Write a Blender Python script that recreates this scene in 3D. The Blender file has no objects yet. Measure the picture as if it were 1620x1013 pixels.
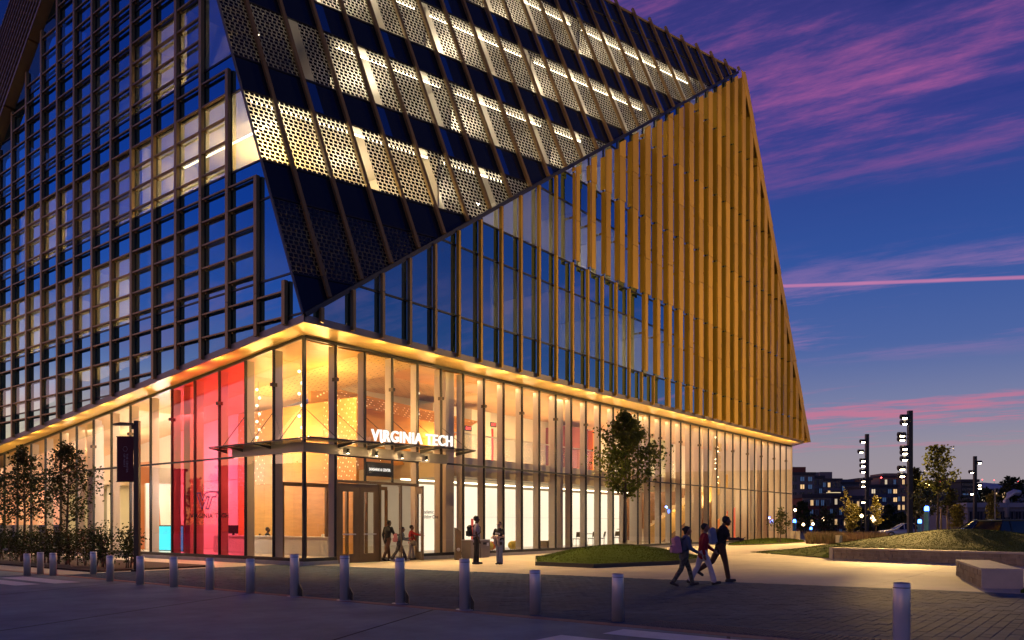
import bpy, bmesh, math, random
from mathutils import Vector, Matrix, noise as mnoise
R = math.radians
random.seed(7)
scene = bpy.context.scene
COL = scene.collection

# ---------------------------------------------------------------- camera
# World axes follow the building: its ground corner is the origin, +X runs along the
# right-hand facade, +Y along the left-hand facade, Z is up.
CAM = Vector((-17.62, -22.89, 1.45)); FPX = 1267.0; PX0 = 810.0; PY0 = 829.0
RX = Vector((0.61371, -0.78953)); FW = Vector((0.78953, 0.61371))      # camera right / forward on the ground
cd = bpy.data.cameras.new('camera'); cam = bpy.data.objects.new('camera', cd); COL.objects.link(cam)
cam.location = CAM
cam.rotation_euler = (R(90), 0, -math.atan2(FW.x, FW.y))
cd.sensor_width = 36; cd.lens = 36 * FPX / 1620
cd.shift_y = (PY0 - 506.5) / 1620; cd.shift_x = 0
cd.clip_end = 3000; cd.clip_start = .1
scene.camera = cam

def ray(px, py):
    a = (px - PX0) / FPX
    return Vector((RX.x * a + FW.x, RX.y * a + FW.y, (PY0 - py) / FPX))
def ground(px, py, z=0.0):
    d = ray(px, py); return CAM + d * ((z - CAM.z) / d.z)
def at(px, py, depth):
    return CAM + ray(px, py) * depth
def lin(c):
    return tuple((x / 255 / 12.92) if x / 255 <= .04045 else ((x / 255 + .055) / 1.055) ** 2.4 for x in c)

# ---------------------------------------------------------------- sky, sun, exposure
w = bpy.data.worlds.new('World'); scene.world = w; w.use_nodes = True
nt = w.node_tree; N = nt.nodes; L = nt.links
N.clear()
def nd(t, **kw):
    n = N.new(t)
    for k, v in kw.items(): setattr(n, k, v)
    return n
def wm(op, a, b=None, c=None, clamp=False):
    n = nd('ShaderNodeMath', operation=op); n.use_clamp = clamp
    for i, x in enumerate((a, b, c)):
        if x is None: continue
        if isinstance(x, (int, float)): n.inputs[i].default_value = x
        else: L.new(x, n.inputs[i])
    return n.outputs[0]
def wdot(v, d):
    n = nd('ShaderNodeVectorMath', operation='DOT_PRODUCT'); L.new(v, n.inputs[0]); n.inputs[1].default_value = d
    return n.outputs['Value']
def wramp(fac, stops):
    n = nd('ShaderNodeValToRGB'); e = n.color_ramp.elements
    while len(e) < len(stops): e.new(.5)
    for i, (p, c) in enumerate(stops):
        e[i].position = p; e[i].color = (*lin(c), 1)
    L.new(fac, n.inputs[0]); return n.outputs[0]
def wmix(f, a, b):
    n = nd('ShaderNodeMix', data_type='RGBA')
    if isinstance(f, (int, float)): n.inputs[0].default_value = f
    else: L.new(f, n.inputs[0])
    for i, x in ((6, a), (7, b)):
        if isinstance(x, tuple): n.inputs[i].default_value = (*x, 1)
        else: L.new(x, n.inputs[i])
    return n.outputs[2]
def smooth(v, lo, hi):
    n = nd('ShaderNodeMapRange', interpolation_type='SMOOTHSTEP'); L.new(v, n.inputs[0])
    n.inputs[1].default_value = lo; n.inputs[2].default_value = hi
    return n.outputs[0]
D = nd('ShaderNodeTexCoord').outputs['Generated']
sep = nd('ShaderNodeSeparateXYZ'); L.new(D, sep.inputs[0])
dz = wm('MAXIMUM', sep.outputs[2], 0.0)
cool = wramp(dz, [(0, (166, 150, 150)), (.08, (150, 142, 154)), (.14, (116, 124, 162)), (.2, (76, 100, 160)), (.29, (50, 82, 154)), (.42, (34, 56, 132)), (.6, (22, 34, 98)), (1, (12, 22, 66))])
warm = wramp(dz, [(0, (255, 152, 84)), (.07, (255, 184, 132)), (.13, (226, 174, 160)), (.18, (142, 142, 192)), (.25, (66, 106, 196)), (.34, (28, 78, 180)), (.46, (20, 56, 150)), (.65, (14, 36, 108)), (1, (12, 22, 66))])
glowdir = (-.66, .75, 0)
hlen = wm('SQRT', wm('SUBTRACT', 1.0001, wm('MULTIPLY', sep.outputs[2], sep.outputs[2])))
ga = wm('DIVIDE', wdot(D, glowdir), hlen)
gain = wm('ADD', 1.0, wm('MULTIPLY', wm('SUBTRACT', 1, smooth(dz, .06, .22)), .9))
wsc = nd('ShaderNodeVectorMath', operation='SCALE'); L.new(warm, wsc.inputs[0]); L.new(gain, wsc.inputs['Scale'])
base = wmix(smooth(ga, .05, .8), cool, wsc.outputs[0])
# streaky clouds on a flat layer high above
den = wm('ADD', dz, .07)
sdir = (.611, .7915, 0); s = Vector((RX.x * -1.7 + FW.x, RX.y * -1.7 + FW.y, 0)).normalized(); t = Vector((-s.y, s.x, 0))
cs = wm('DIVIDE', wdot(D, s), den); ct = wm('DIVIDE', wdot(D, t), den)
cv = nd('ShaderNodeCombineXYZ'); L.new(wm('MULTIPLY', cs, .55), cv.inputs[0]); L.new(wm('MULTIPLY', ct, 2.3), cv.inputs[1]); cv.inputs[2].default_value = 3.7
n1 = nd('ShaderNodeTexNoise'); n1.inputs['Scale'].default_value = .85; n1.inputs['Detail'].default_value = 8; n1.inputs['Roughness'].default_value = .62; n1.inputs['Distortion'].default_value = .5
L.new(cv.outputs[0], n1.inputs['Vector'])
cv2 = nd('ShaderNodeCombineXYZ'); L.new(wm('MULTIPLY', cs, 1.6), cv2.inputs[0]); L.new(wm('MULTIPLY', ct, 5.0), cv2.inputs[1])
n2 = nd('ShaderNodeTexNoise'); n2.inputs['Scale'].default_value = 2.2; n2.inputs['Detail'].default_value = 6; n2.inputs['Roughness'].default_value = .7
L.new(cv2.outputs[0], n2.inputs['Vector'])
dens = wm('ADD', n1.outputs[0], wm('MULTIPLY', wm('SUBTRACT', n2.outputs[0], .5), .38))
cl = smooth(dens, .53, .76)
high = wm('MULTIPLY', smooth(dz, .32, .45), wm('SUBTRACT', 1, smooth(dz, .56, .85)))
side = wm('MULTIPLY', wm('SUBTRACT', 1, smooth(ga, -.05, .45)), smooth(wdot(D, (FW.x, FW.y, 0)), -.1, .45))
high = wm('MULTIPLY', high, side)
veil = wm('MULTIPLY', wm('MULTIPLY', high, .36), smooth(dens, .36, .6))
purple = wmix(veil, base, lin((92, 74, 150)))
pink = wmix(wm('MULTIPLY', wm('MULTIPLY', cl, high), .66), purple, lin((198, 100, 158)))
low = wm('MULTIPLY', wm('MULTIPLY', smooth(dz, .07, .10), wm('SUBTRACT', 1, smooth(dz, .125, .17))), smooth(dens, .52, .68))
pink2 = wmix(wm('MULTIPLY', low, .6), pink, lin((216, 112, 140)))
mid = wm('MULTIPLY', wm('MULTIPLY', smooth(dz, .17, .21), wm('SUBTRACT', 1, smooth(dz, .26, .32))), smooth(dens, .52, .72))
pink3 = wmix(wm('MULTIPLY', mid, .45), pink2, lin((178, 124, 176)))
# one contrail low in the west
a_, b_ = ray(1240, 453).normalized(), ray(1620, 439).normalized(); cn = a_.cross(b_).normalized()
off = wm('ABSOLUTE', wdot(D, cn))
trail = wm('MULTIPLY', wm('SUBTRACT', 1, smooth(off, .0006, .0028)), smooth(wdot(D, (RX.x, RX.y, 0)), .1, .3))
skyc = wmix(wm('MULTIPLY', trail, .55), pink3, lin((224, 134, 172)))
bg = nd('ShaderNodeBackground'); L.new(skyc, bg.inputs[0]); bg.inputs[1].default_value = .92
nish = nd('ShaderNodeTexSky', sky_type='NISHITA'); nish.sun_disc = False; nish.sun_elevation = R(-3.5); nish.sun_rotation = math.atan2(glowdir[0], glowdir[1])
bg2 = nd('ShaderNodeBackground'); L.new(nish.outputs[0], bg2.inputs[0]); bg2.inputs[1].default_value = .05
add = nd('ShaderNodeAddShader'); L.new(bg.outputs[0], add.inputs[0]); L.new(bg2.outputs[0], add.inputs[1])
out = nd('ShaderNodeOutputWorld'); L.new(add.outputs[0], out.inputs[0])

sl = bpy.data.lights.new('sun', 'SUN'); sl.energy = .06; sl.angle = R(12); sl.color = (1, .62, .48)
so = bpy.data.objects.new('sun', sl); COL.objects.link(so)
so.rotation_euler = Vector((-glowdir[0], -glowdir[1], -.06)).to_track_quat('-Z', 'Y').to_euler()

scene.view_settings.view_transform = 'Standard'; scene.view_settings.look = 'None'
scene.view_settings.exposure = .15; scene.view_settings.gamma = 1; scene.view_settings.use_curve_mapping = False
scene.render.engine = 'CYCLES'
cy = scene.cycles
cy.use_denoising = True
try: cy.denoiser = 'OPENIMAGEDENOISE'
except Exception: pass
cy.max_bounces = 12; cy.diffuse_bounces = 3; cy.glossy_bounces = 4; cy.transmission_bounces = 4; cy.transparent_max_bounces = 14
cy.sample_clamp_indirect = 4; cy.sample_clamp_direct = 0; cy.caustics_reflective = False; cy.caustics_refractive = False
cy.use_light_tree = True; cy.use_adaptive_sampling = True; cy.adaptive_threshold = .015

# ---------------------------------------------------------------- helpers
class MB:
    """Collects shapes; build() links them as one mesh object."""
    def __init__(s): s.v = []; s.f = []; s.m = []; s.sm = []
    def face(s, pts, mi=0, smooth=False):
        i = len(s.v); s.v += [tuple(p) for p in pts]; s.f.append(tuple(range(i, i + len(pts)))); s.m.append(mi); s.sm.append(smooth); return s
    def box(s, a, b, mi=0, skip=''):
        x0, y0, z0 = a; x1, y1, z1 = b
        i = len(s.v)
        s.v += [(x0,y0,z0),(x1,y0,z0),(x1,y1,z0),(x0,y1,z0),(x0,y0,z1),(x1,y0,z1),(x1,y1,z1),(x0,y1,z1)]
        for nm, q in (('b',(0,3,2,1)),('t',(4,5,6,7)),('s',(0,1,5,4)),('e',(1,2,6,5)),('n',(2,3,7,6)),('w',(3,0,4,7))):
            if nm in skip: continue
            s.f.append(tuple(i + k for k in q)); s.m.append(mi); s.sm.append(False)
        return s
    def obox(s, c, ax, ay, az, hx, hy, hz, mi=0):
        c, ax, ay, az = Vector(c), Vector(ax), Vector(ay), Vector(az); i = len(s.v)
        for kz in (-1, 1):
            for kx, ky in ((-1,-1),(1,-1),(1,1),(-1,1)):
                s.v.append(tuple(c + ax*hx*kx + ay*hy*ky + az*hz*kz))
        for q in ((0,3,2,1),(4,5,6,7),(0,1,5,4),(1,2,6,5),(2,3,7,6),(3,0,4,7)):
            s.f.append(tuple(i + k for k in q)); s.m.append(mi); s.sm.append(False)
        return s
    def prism(s, poly, off, mi=0):
        """poly: list of 3-D points; extruded by the vector off."""
        off = Vector(off); n = len(poly); i = len(s.v)
        s.v += [tuple(p) for p in poly] + [tuple(Vector(p) + off) for p in poly]
        s.f.append(tuple(i + k for k in range(n))); s.f.append(tuple(i + n + k for k in reversed(range(n))))
        s.m += [mi, mi]; s.sm += [False, False]
        for k in range(n):
            l = (k + 1) % n
            s.f.append((i + l, i + k, i + n + k, i + n + l)); s.m.append(mi); s.sm.append(False)
        return s
    def tube(s, pts, rad, n=8, mi=0, cap=True, smooth=True):
        pts = [Vector(p) for p in pts]
        rad = rad if isinstance(rad, (list, tuple)) else [rad] * len(pts)
        rings = []; up = Vector((0, 0, 1))
        for k, p in enumerate(pts):
            d = (pts[min(k + 1, len(pts) - 1)] - pts[max(k - 1, 0)])
            d = d.normalized() if d.length > 1e-9 else up
            a = d.cross(up if abs(d.z) < .95 else Vector((1, 0, 0))).normalized(); b = d.cross(a)
            i = len(s.v); rings.append(i)
            for j in range(n):
                an = 2 * math.pi * j / n
                s.v.append(tuple(p + (a * math.cos(an) + b * math.sin(an)) * rad[k]))
        for k in range(len(pts) - 1):
            for j in range(n):
                l = (j + 1) % n
                s.f.append((rings[k] + j, rings[k] + l, rings[k+1] + l, rings[k+1] + j)); s.m.append(mi); s.sm.append(smooth)
        if cap:
            s.f.append(tuple(rings[0] + j for j in reversed(range(n)))); s.f.append(tuple(rings[-1] + j for j in range(n)))
            s.m += [mi, mi]; s.sm += [False, False]
        return s
    def lathe(s, prof, n=20, c=(0, 0, 0), mi=0, sc=(1, 1)):
        i0 = len(s.v)
        for r, z in prof:
            for j in range(n):
                a = 2 * math.pi * j / n
                s.v.append((c[0] + r * sc[0] * math.cos(a), c[1] + r * sc[1] * math.sin(a), c[2] + z))
        for k in range(len(prof) - 1):
            for j in range(n):
                l = (j + 1) % n
                s.f.append((i0 + k*n + j, i0 + k*n + l, i0 + (k+1)*n + l, i0 + (k+1)*n + j)); s.m.append(mi); s.sm.append(True)
        return s
    def mesh(s, name, mats):
        me = bpy.data.meshes.new(name); me.from_pydata(s.v, [], s.f)
        mats = mats if isinstance(mats, (list, tuple)) else [mats]
        for m in mats: me.materials.append(m)
        if any(s.m): me.polygons.foreach_set('material_index', s.m)
        if any(s.sm): me.polygons.foreach_set('use_smooth', s.sm)
        me.update(); return me
    def build(s, name, mats, parent=None, loc=None, rz=None):
        return link(name, s.mesh(name, mats), parent, loc, rz)
def link(name, me, parent=None, loc=None, rz=None):
    o = bpy.data.objects.new(name, me); COL.objects.link(o)
    if parent is not None: o.parent = parent
    if loc is not None: o.location = loc
    if rz is not None: o.rotation_euler = (0, 0, rz)
    return o
def tag(o, label=None, cat=None, group=None, kind=None):
    if label: o['label'] = label
    if cat: o['category'] = cat
    if group: o['group'] = group
    if kind: o['kind'] = kind
    return o
def thing(name, label, cat, loc=(0, 0, 0), rz=0, group=None):
    o = bpy.data.objects.new(name, None); COL.objects.link(o); o.empty_display_size = .2
    o.location = loc; o.rotation_euler = (0, 0, rz)
    return tag(o, label, cat, group)
KIDS = {}
def copy_tree(src, loc, rz=0, label=None, sc=None):
    def rec(o, parent):
        c = o.copy(); COL.objects.link(c)
        if parent is not None: c.parent = parent
        for ch in list(o.children): rec(ch, c)
        return c
    c = rec(src, None); c.location = loc; c.rotation_euler = (0, 0, rz)
    if label: c['label'] = label
    if sc: c.scale = (sc, sc, sc)
    return c
def clip(poly, f):
    """Keep the part of a 2-D polygon where f(p) >= 0 (f linear)."""
    out_ = []
    for i, p in enumerate(poly):
        q = poly[(i + 1) % len(poly)]; a, b = f(p), f(q)
        if a >= 0: out_.append(p)
        if (a >= 0) != (b >= 0):
            k = a / (a - b); out_.append(tuple(p[j] + (q[j] - p[j]) * k for j in range(len(p))))
    return out_
def area2(p):
    return abs(sum(p[i][0] * p[(i+1) % len(p)][1] - p[(i+1) % len(p)][0] * p[i][1] for i in range(len(p)))) / 2
def text_mesh(body, width, height, depth=.0, bold=0.0):
    """Lettering as a mesh in its own XY plane, origin at the lower left, fitted to width x height."""
    cu = bpy.data.curves.new('lettering', 'FONT'); cu.body = body; cu.size = 1; cu.extrude = 0.0 if depth == 0 else .05; cu.offset = bold
    cu.resolution_u = 3; cu.space_character = 1.0 + bold * 5
    o = bpy.data.objects.new('lettering', cu); COL.objects.link(o)
    bpy.context.view_layer.update()
    me = bpy.data.meshes.new_from_object(o.evaluated_get(bpy.context.evaluated_depsgraph_get()))
    bpy.data.objects.remove(o); bpy.data.curves.remove(cu)
    xs = [v.co.x for v in me.vertices]; ys = [v.co.y for v in me.vertices]
    x0, y0 = min(xs), min(ys); sx = width / (max(xs) - x0); sy = height / (max(ys) - y0)
    for v in me.vertices:
        v.co = ((v.co.x - x0) * sx, (v.co.y - y0) * sy, (v.co.z / .05 * depth / 2) if depth else 0)
    return me
def place_text(name, me, mat, origin, xa, parent, ya=(0, 0, 1)):
    xa = Vector(xa).normalized(); ya = Vector(ya).normalized(); za = xa.cross(ya)
    M = Matrix((xa, ya, za)).transposed().to_4x4(); M.translation = Vector(origin)
    me.transform(M); me.materials.clear(); me.materials.append(mat)
    return link(name, me, parent)
def lamp(kind, loc, energy, color, size=.3, aim=None, spot=None, name='lamp', sy=None, blend=.5):
    l = bpy.data.lights.new(name, kind); l.energy = energy; l.color = color
    if kind == 'AREA':
        l.size = size
        if sy: l.shape = 'RECTANGLE'; l.size_y = sy
    elif kind in ('POINT', 'SPOT'): l.shadow_soft_size = size
    if kind == 'SPOT': l.spot_size = spot or R(60); l.spot_blend = blend
    o = bpy.data.objects.new(name, l); COL.objects.link(o); o.location = loc
    if aim is not None: o.rotation_euler = (Vector(aim) - Vector(loc)).to_track_quat('-Z', 'Y').to_euler()
    return o

# ---------------------------------------------------------------- materials
MATS = {}
def mat(name, col, rough=.6, metal=0.0, var=0.0, scale=3.0, bump=0.0, bscale=None, stretch=(1, 1, 1), spec=.5, emit=None, estr=1.0, coords='Object', perobj=0.0, col2=None):
    if name in MATS: return MATS[name]
    m = bpy.data.materials.new(name); m.use_nodes = True; nt = m.node_tree; n = nt.nodes; l = nt.links
    b = n['Principled BSDF']; b.inputs['Base Color'].default_value = (*col, 1); b.inputs['Roughness'].default_value = rough
    b.inputs['Metallic'].default_value = metal; b.inputs['Specular IOR Level'].default_value = spec
    if emit: b.inputs['Emission Color'].default_value = (*emit, 1); b.inputs['Emission Strength'].default_value = estr
    if var or bump or perobj:
        tc = n.new('ShaderNodeTexCoord'); mp = n.new('ShaderNodeMapping'); mp.inputs['Scale'].default_value = stretch
        l.new(tc.outputs[coords], mp.inputs[0])
        src = None
        if var:
            tx = n.new('ShaderNodeTexNoise'); tx.inputs['Scale'].default_value = scale; tx.inputs['Detail'].default_value = 6; tx.inputs['Roughness'].default_value = .65
            l.new(mp.outputs[0], tx.inputs['Vector'])
            mx = n.new('ShaderNodeMix'); mx.data_type = 'RGBA'
            c2 = col2 or tuple(c * (1 + var) for c in col)
            mx.inputs[6].default_value = (*[c * (1 - var) for c in col], 1); mx.inputs[7].default_value = (*c2, 1)
            cr = n.new('ShaderNodeMapRange'); cr.inputs[1].default_value = .3; cr.inputs[2].default_value = .7
            l.new(tx.outputs[0], cr.inputs[0]); l.new(cr.outputs[0], mx.inputs[0]); src = mx.outputs[2]
        if perobj:
            oi = n.new('ShaderNodeObjectInfo'); hv = n.new('ShaderNodeHueSaturation')
            mr = n.new('ShaderNodeMapRange'); mr.inputs[3].default_value = 1 - perobj; mr.inputs[4].default_value = 1 + perobj
            l.new(oi.outputs['Random'], mr.inputs[0]); l.new(mr.outputs[0], hv.inputs['Value'])
            if src is not None: l.new(src, hv.inputs['Color'])
            else: hv.inputs['Color'].default_value = (*col, 1)
            src = hv.outputs[0]
        if src is not None: l.new(src, b.inputs['Base Color'])
        if bump:
            tb = n.new('ShaderNodeTexNoise'); tb.inputs['Scale'].default_value = bscale or scale * 6; tb.inputs['Detail'].default_value = 5
            l.new(mp.outputs[0], tb.inputs['Vector'])
            bp = n.new('ShaderNodeBump'); bp.inputs['Strength'].default_value = bump; bp.inputs['Distance'].default_value = .02
            l.new(tb.outputs[0], bp.inputs['Height']); l.new(bp.outputs[0], b.inputs['Normal'])
    MATS[name] = m; return m
def stain(m, scale, lo, hi, seed=0.0):
    """Broad wear and spill marks over a paving material."""
    nt = m.node_tree; n = nt.nodes; l = nt.links; b = n['Principled BSDF']
    g_ = n.new('ShaderNodeNewGeometry'); mp = n.new('ShaderNodeMapping'); mp.inputs['Location'].default_value = (seed, seed, 0); l.new(g_.outputs['Position'], mp.inputs[0])
    t1 = n.new('ShaderNodeTexNoise'); t1.inputs['Scale'].default_value = scale; t1.inputs['Detail'].default_value = 7; t1.inputs['Roughness'].default_value = .7; l.new(mp.outputs[0], t1.inputs[0])
    v1 = n.new('ShaderNodeTexVoronoi'); v1.inputs['Scale'].default_value = 1.4; l.new(mp.outputs[0], v1.inputs['Vector'])
    sp = n.new('ShaderNodeMapRange'); sp.inputs[1].default_value = .03; sp.inputs[2].default_value = .055; sp.inputs[3].default_value = .62; sp.inputs[4].default_value = 1; l.new(v1.outputs['Distance'], sp.inputs[0])
    mr = n.new('ShaderNodeMapRange'); mr.inputs[1].default_value = .32; mr.inputs[2].default_value = .68; mr.inputs[3].default_value = lo; mr.inputs[4].default_value = hi; l.new(t1.outputs[0], mr.inputs[0])
    mu = n.new('ShaderNodeMath'); mu.operation = 'MULTIPLY'; l.new(mr.outputs[0], mu.inputs[0]); l.new(sp.outputs[0], mu.inputs[1])
    hs = n.new('ShaderNodeHueSaturation'); l.new(b.inputs['Base Color'].links[0].from_socket, hs.inputs['Color']); l.new(mu.outputs[0], hs.inputs['Value']); l.new(hs.outputs[0], b.inputs['Base Color'])
    r2 = n.new('ShaderNodeMapRange'); r2.inputs[3].default_value = b.inputs['Roughness'].default_value - .16; r2.inputs[4].default_value = b.inputs['Roughness'].default_value + .08; l.new(t1.outputs[0], r2.inputs[0]); l.new(r2.outputs[0], b.inputs['Roughness'])
def glass(name, tint=(1, 1, 1), r0=.06, k=3.5, refl=(1, 1, 1), rough=0.0, wob=0.0, rmax=.95):
    """Thin architectural glass: a mirror share that grows towards grazing angles, the rest passes straight through."""
    m = bpy.data.materials.new(name); m.use_nodes = True; nt = m.node_tree; n = nt.nodes; l = nt.links
    n.remove(n['Principled BSDF'])
    lw = n.new('ShaderNodeLayerWeight'); lw.inputs[0].default_value = .5
    pw = n.new('ShaderNodeMath'); pw.operation = 'POWER'; l.new(lw.outputs['Facing'], pw.inputs[0]); pw.inputs[1].default_value = k
    mr = n.new('ShaderNodeMapRange'); mr.inputs[3].default_value = r0; mr.inputs[4].default_value = rmax; l.new(pw.outputs[0], mr.inputs[0])
    tr = n.new('ShaderNodeBsdfTransparent'); tr.inputs[0].default_value = (*tint, 1)
    gl = n.new('ShaderNodeBsdfGlossy'); gl.inputs['Color'].default_value = (*refl, 1); gl.inputs['Roughness'].default_value = rough
    if wob:
        tc = n.new('ShaderNodeTexCoord'); tx = n.new('ShaderNodeTexNoise'); tx.inputs['Scale'].default_value = .35; tx.inputs['Detail'].default_value = 1
        bp = n.new('ShaderNodeBump'); bp.inputs['Strength'].default_value = wob; bp.inputs['Distance'].default_value = .05
        l.new(tc.outputs['Object'], tx.inputs['Vector']); l.new(tx.outputs[0], bp.inputs['Height']); l.new(bp.outputs[0], gl.inputs['Normal'])
    mx = n.new('ShaderNodeMixShader'); l.new(mr.outputs[0], mx.inputs[0]); l.new(tr.outputs[0], mx.inputs[1]); l.new(gl.outputs[0], mx.inputs[2])
    l.new(mx.outputs[0], n['Material Output'].inputs[0]); MATS[name] = m; return m
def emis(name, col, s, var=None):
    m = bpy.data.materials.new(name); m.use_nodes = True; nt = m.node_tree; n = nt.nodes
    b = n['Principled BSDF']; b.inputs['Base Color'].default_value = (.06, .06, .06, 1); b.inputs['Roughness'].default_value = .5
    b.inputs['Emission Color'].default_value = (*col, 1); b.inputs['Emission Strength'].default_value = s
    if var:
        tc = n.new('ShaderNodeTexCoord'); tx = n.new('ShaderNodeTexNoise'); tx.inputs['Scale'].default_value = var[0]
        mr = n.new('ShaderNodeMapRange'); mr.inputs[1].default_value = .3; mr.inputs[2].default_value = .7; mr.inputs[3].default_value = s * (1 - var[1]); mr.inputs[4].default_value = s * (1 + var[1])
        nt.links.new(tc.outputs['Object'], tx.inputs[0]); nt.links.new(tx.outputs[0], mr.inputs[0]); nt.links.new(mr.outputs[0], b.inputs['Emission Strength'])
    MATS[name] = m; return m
def solar(name):
    """Solar glass: black cells in staggered rows laminated in clear glass; the gaps let the light through."""
    m = bpy.data.materials.new(name); m.use_nodes = True; nt = m.node_tree; n = nt.nodes; l = nt.links
    b = n['Principled BSDF']; b.inputs['Base Color'].default_value = (.006, .008, .016, 1); b.inputs['Roughness'].default_value = .12; b.inputs['Specular IOR Level'].default_value = .5
    tc = n.new('ShaderNodeTexCoord'); br = n.new('ShaderNodeTexBrick'); l.new(tc.outputs['UV'], br.inputs['Vector'])
    br.offset = .28; br.offset_frequency = 2; br.squash = 1
    br.inputs['Scale'].default_value = 1; br.inputs['Mortar Size'].default_value = .019; br.inputs['Mortar Smooth'].default_value = 0; br.inputs['Bias'].default_value = 0
    br.inputs['Brick Width'].default_value = .175; br.inputs['Row Height'].default_value = .175
    fac = br.outputs['Fac']
    lw = n.new('ShaderNodeLayerWeight'); lw.inputs[0].default_value = .5
    pw = n.new('ShaderNodeMath'); pw.operation = 'POWER'; l.new(lw.outputs['Facing'], pw.inputs[0]); pw.inputs[1].default_value = 4
    mr = n.new('ShaderNodeMapRange'); mr.inputs[3].default_value = .07; mr.inputs[4].default_value = .9; l.new(pw.outputs[0], mr.inputs[0])
    tr = n.new('ShaderNodeBsdfTransparent'); tr.inputs[0].default_value = (.9, .92, .9, 1)
    gl = n.new('ShaderNodeBsdfGlossy'); gl.inputs['Roughness'].default_value = .03
    ms = n.new('ShaderNodeMixShader'); l.new(mr.outputs[0], ms.inputs[0]); l.new(tr.outputs[0], ms.inputs[1]); l.new(gl.outputs[0], ms.inputs[2])
    mx = n.new('ShaderNodeMixShader'); l.new(fac, mx.inputs[0]); l.new(b.outputs[0], mx.inputs[1]); l.new(ms.outputs[0], mx.inputs[2])
    l.new(mx.outputs[0], n['Material Output'].inputs[0]); MATS[name] = m; return m

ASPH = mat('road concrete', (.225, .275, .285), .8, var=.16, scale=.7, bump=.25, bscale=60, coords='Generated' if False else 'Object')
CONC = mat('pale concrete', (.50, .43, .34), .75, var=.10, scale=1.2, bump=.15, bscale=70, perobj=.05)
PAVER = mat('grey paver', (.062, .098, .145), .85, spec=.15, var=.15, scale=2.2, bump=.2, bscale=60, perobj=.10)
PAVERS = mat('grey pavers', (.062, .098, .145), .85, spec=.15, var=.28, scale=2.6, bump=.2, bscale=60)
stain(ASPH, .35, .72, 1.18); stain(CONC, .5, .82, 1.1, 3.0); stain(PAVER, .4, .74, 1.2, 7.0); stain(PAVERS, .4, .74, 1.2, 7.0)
JOINT = mat('joint sand', (.05, .05, .052), .95, var=.2, scale=5)
STONE = mat('kerb stone', (.36, .34, .33), .7, var=.15, scale=3, bump=.15)
REDSTRIP = mat('red edge strip', (.30, .17, .13), .8, var=.2, scale=4)
PAINT = mat('road paint', (.72, .71, .72), .6, var=.12, scale=6)
BRONZE = mat('bronze anodised', (.27, .18, .07), .45, metal=.5, var=.10, scale=1.5, stretch=(1, 1, .15), perobj=.10)
GOLD = mat('gold anodised', (.48, .275, .016), .5, metal=.4, var=.14, scale=1.6, stretch=(1, 1, .10), perobj=.13)
DARK = mat('black frame', (.012, .012, .014), .4)
FASC = mat('fascia metal', (.26, .22, .20), .45, metal=.3, var=.08, scale=.8)
SOFF = mat('soffit gold panel', (.66, .43, .14), .42, metal=.15, var=.05, scale=.6, perobj=.04)
WHITEP = mat('white wall', (.74, .70, .63), .7, var=.03, scale=.8)
FINW = mat('pale steel fin', (.56, .46, .37), .45, var=.03)
WOOD = mat('timber panel', (.62, .31, .07), .5, var=.12, scale=2.5, stretch=(.4, .4, 3), perobj=.05)
WOODD = mat('dark timber', (.20, .10, .05), .5, var=.2, scale=2.5, stretch=(.4, .4, 3))
FLOORM = mat('terrazzo floor', (.5, .47, .42), .35, var=.06, scale=8)
STEEL = mat('brushed steel', (.62, .60, .58), .40, metal=.45, var=.08, scale=3, stretch=(1, 1, .05), perobj=.08)
BLACKM = mat('black metal', (.015, .015, .017), .45)
GLOW = glass('clear glass', (.95, .96, .95), r0=.065, k=3.6, wob=.012)
GUP = glass('coated glass', (.66, .68, .66), r0=.44, k=2.2, refl=(.48, .84, 1.0), wob=.02)
GPINK = glass('pink film glass', (1, .13, .29), r0=.065, k=3.4, wob=.012)
GCANOPY = glass('canopy glass', (.62, .66, .55), r0=.10, k=3)
SOLAR = solar('solar glass')
PVBLACK = mat('solar panel opaque', (.008, .011, .022), .14, var=.0)
SPAN = mat('spandrel backing', (.006, .008, .014), .5)
# ---------------------------------------------------------------- ground
GRASS = mat('lawn soil', (.06, .092, .016), .95, var=.22, scale=3, bump=.5, bscale=40, spec=.05)
BLADE = mat('grass blade', (.06, .095, .016), .95, spec=.05, var=.18, scale=.8, col2=(.10, .12, .024))
EARTH = mat('far ground', (.05, .05, .05), .9, var=.3, scale=.2)
MULCH = mat('mulch', (.035, .024, .018), .95, var=.4, scale=8, bump=.4)
g = MB().face([(-900, -900, -.06), (1500, -900, -.06), (1500, 1300, -.06), (-900, 1300, -.06)]).build('ground', EARTH); tag(g, kind='structure')
road = MB().face([(-60, -90, 0), (-7.75, -90, 0), (-7.75, 90, 0), (-60, 90, 0)]).build('road', ASPH); tag(road, kind='structure')
# expansion joints scored across the road slab
for k in range(9):
    v = -24 + 5.2 * k
    MB().face([(-40, v - 14 , .004), (-7.8, v, .004), (-7.8, v + .05, .004), (-40, v - 13.95, .004)]).build('joint', JOINT, road)
MB().box((-7.75, -60, -.05), (-7.52, 60, .006)).build('edge_strip', REDSTRIP, road)
# crosswalk bars
for u0, u1, v0, v1 in ((-8.55, -8.0, -17.35, -21.5), (-9.75, -9.0, -17.0, -21.5), (-10.95, -10.2, -16.8, -21.5), (-9.1, -8.5, -2.25, 1.2), (-9.95, -9.4, -2.2, 1.2), (-10.8, -10.25, -2.15, 1.2)):
    MB().face([(u0, v0, .005), (u1, v0, .005), (u1, v1, .005), (u0, v1, .005)][:: 1 if v1 > v0 else -1]).build('crosswalk_bar', PAINT, road)
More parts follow.
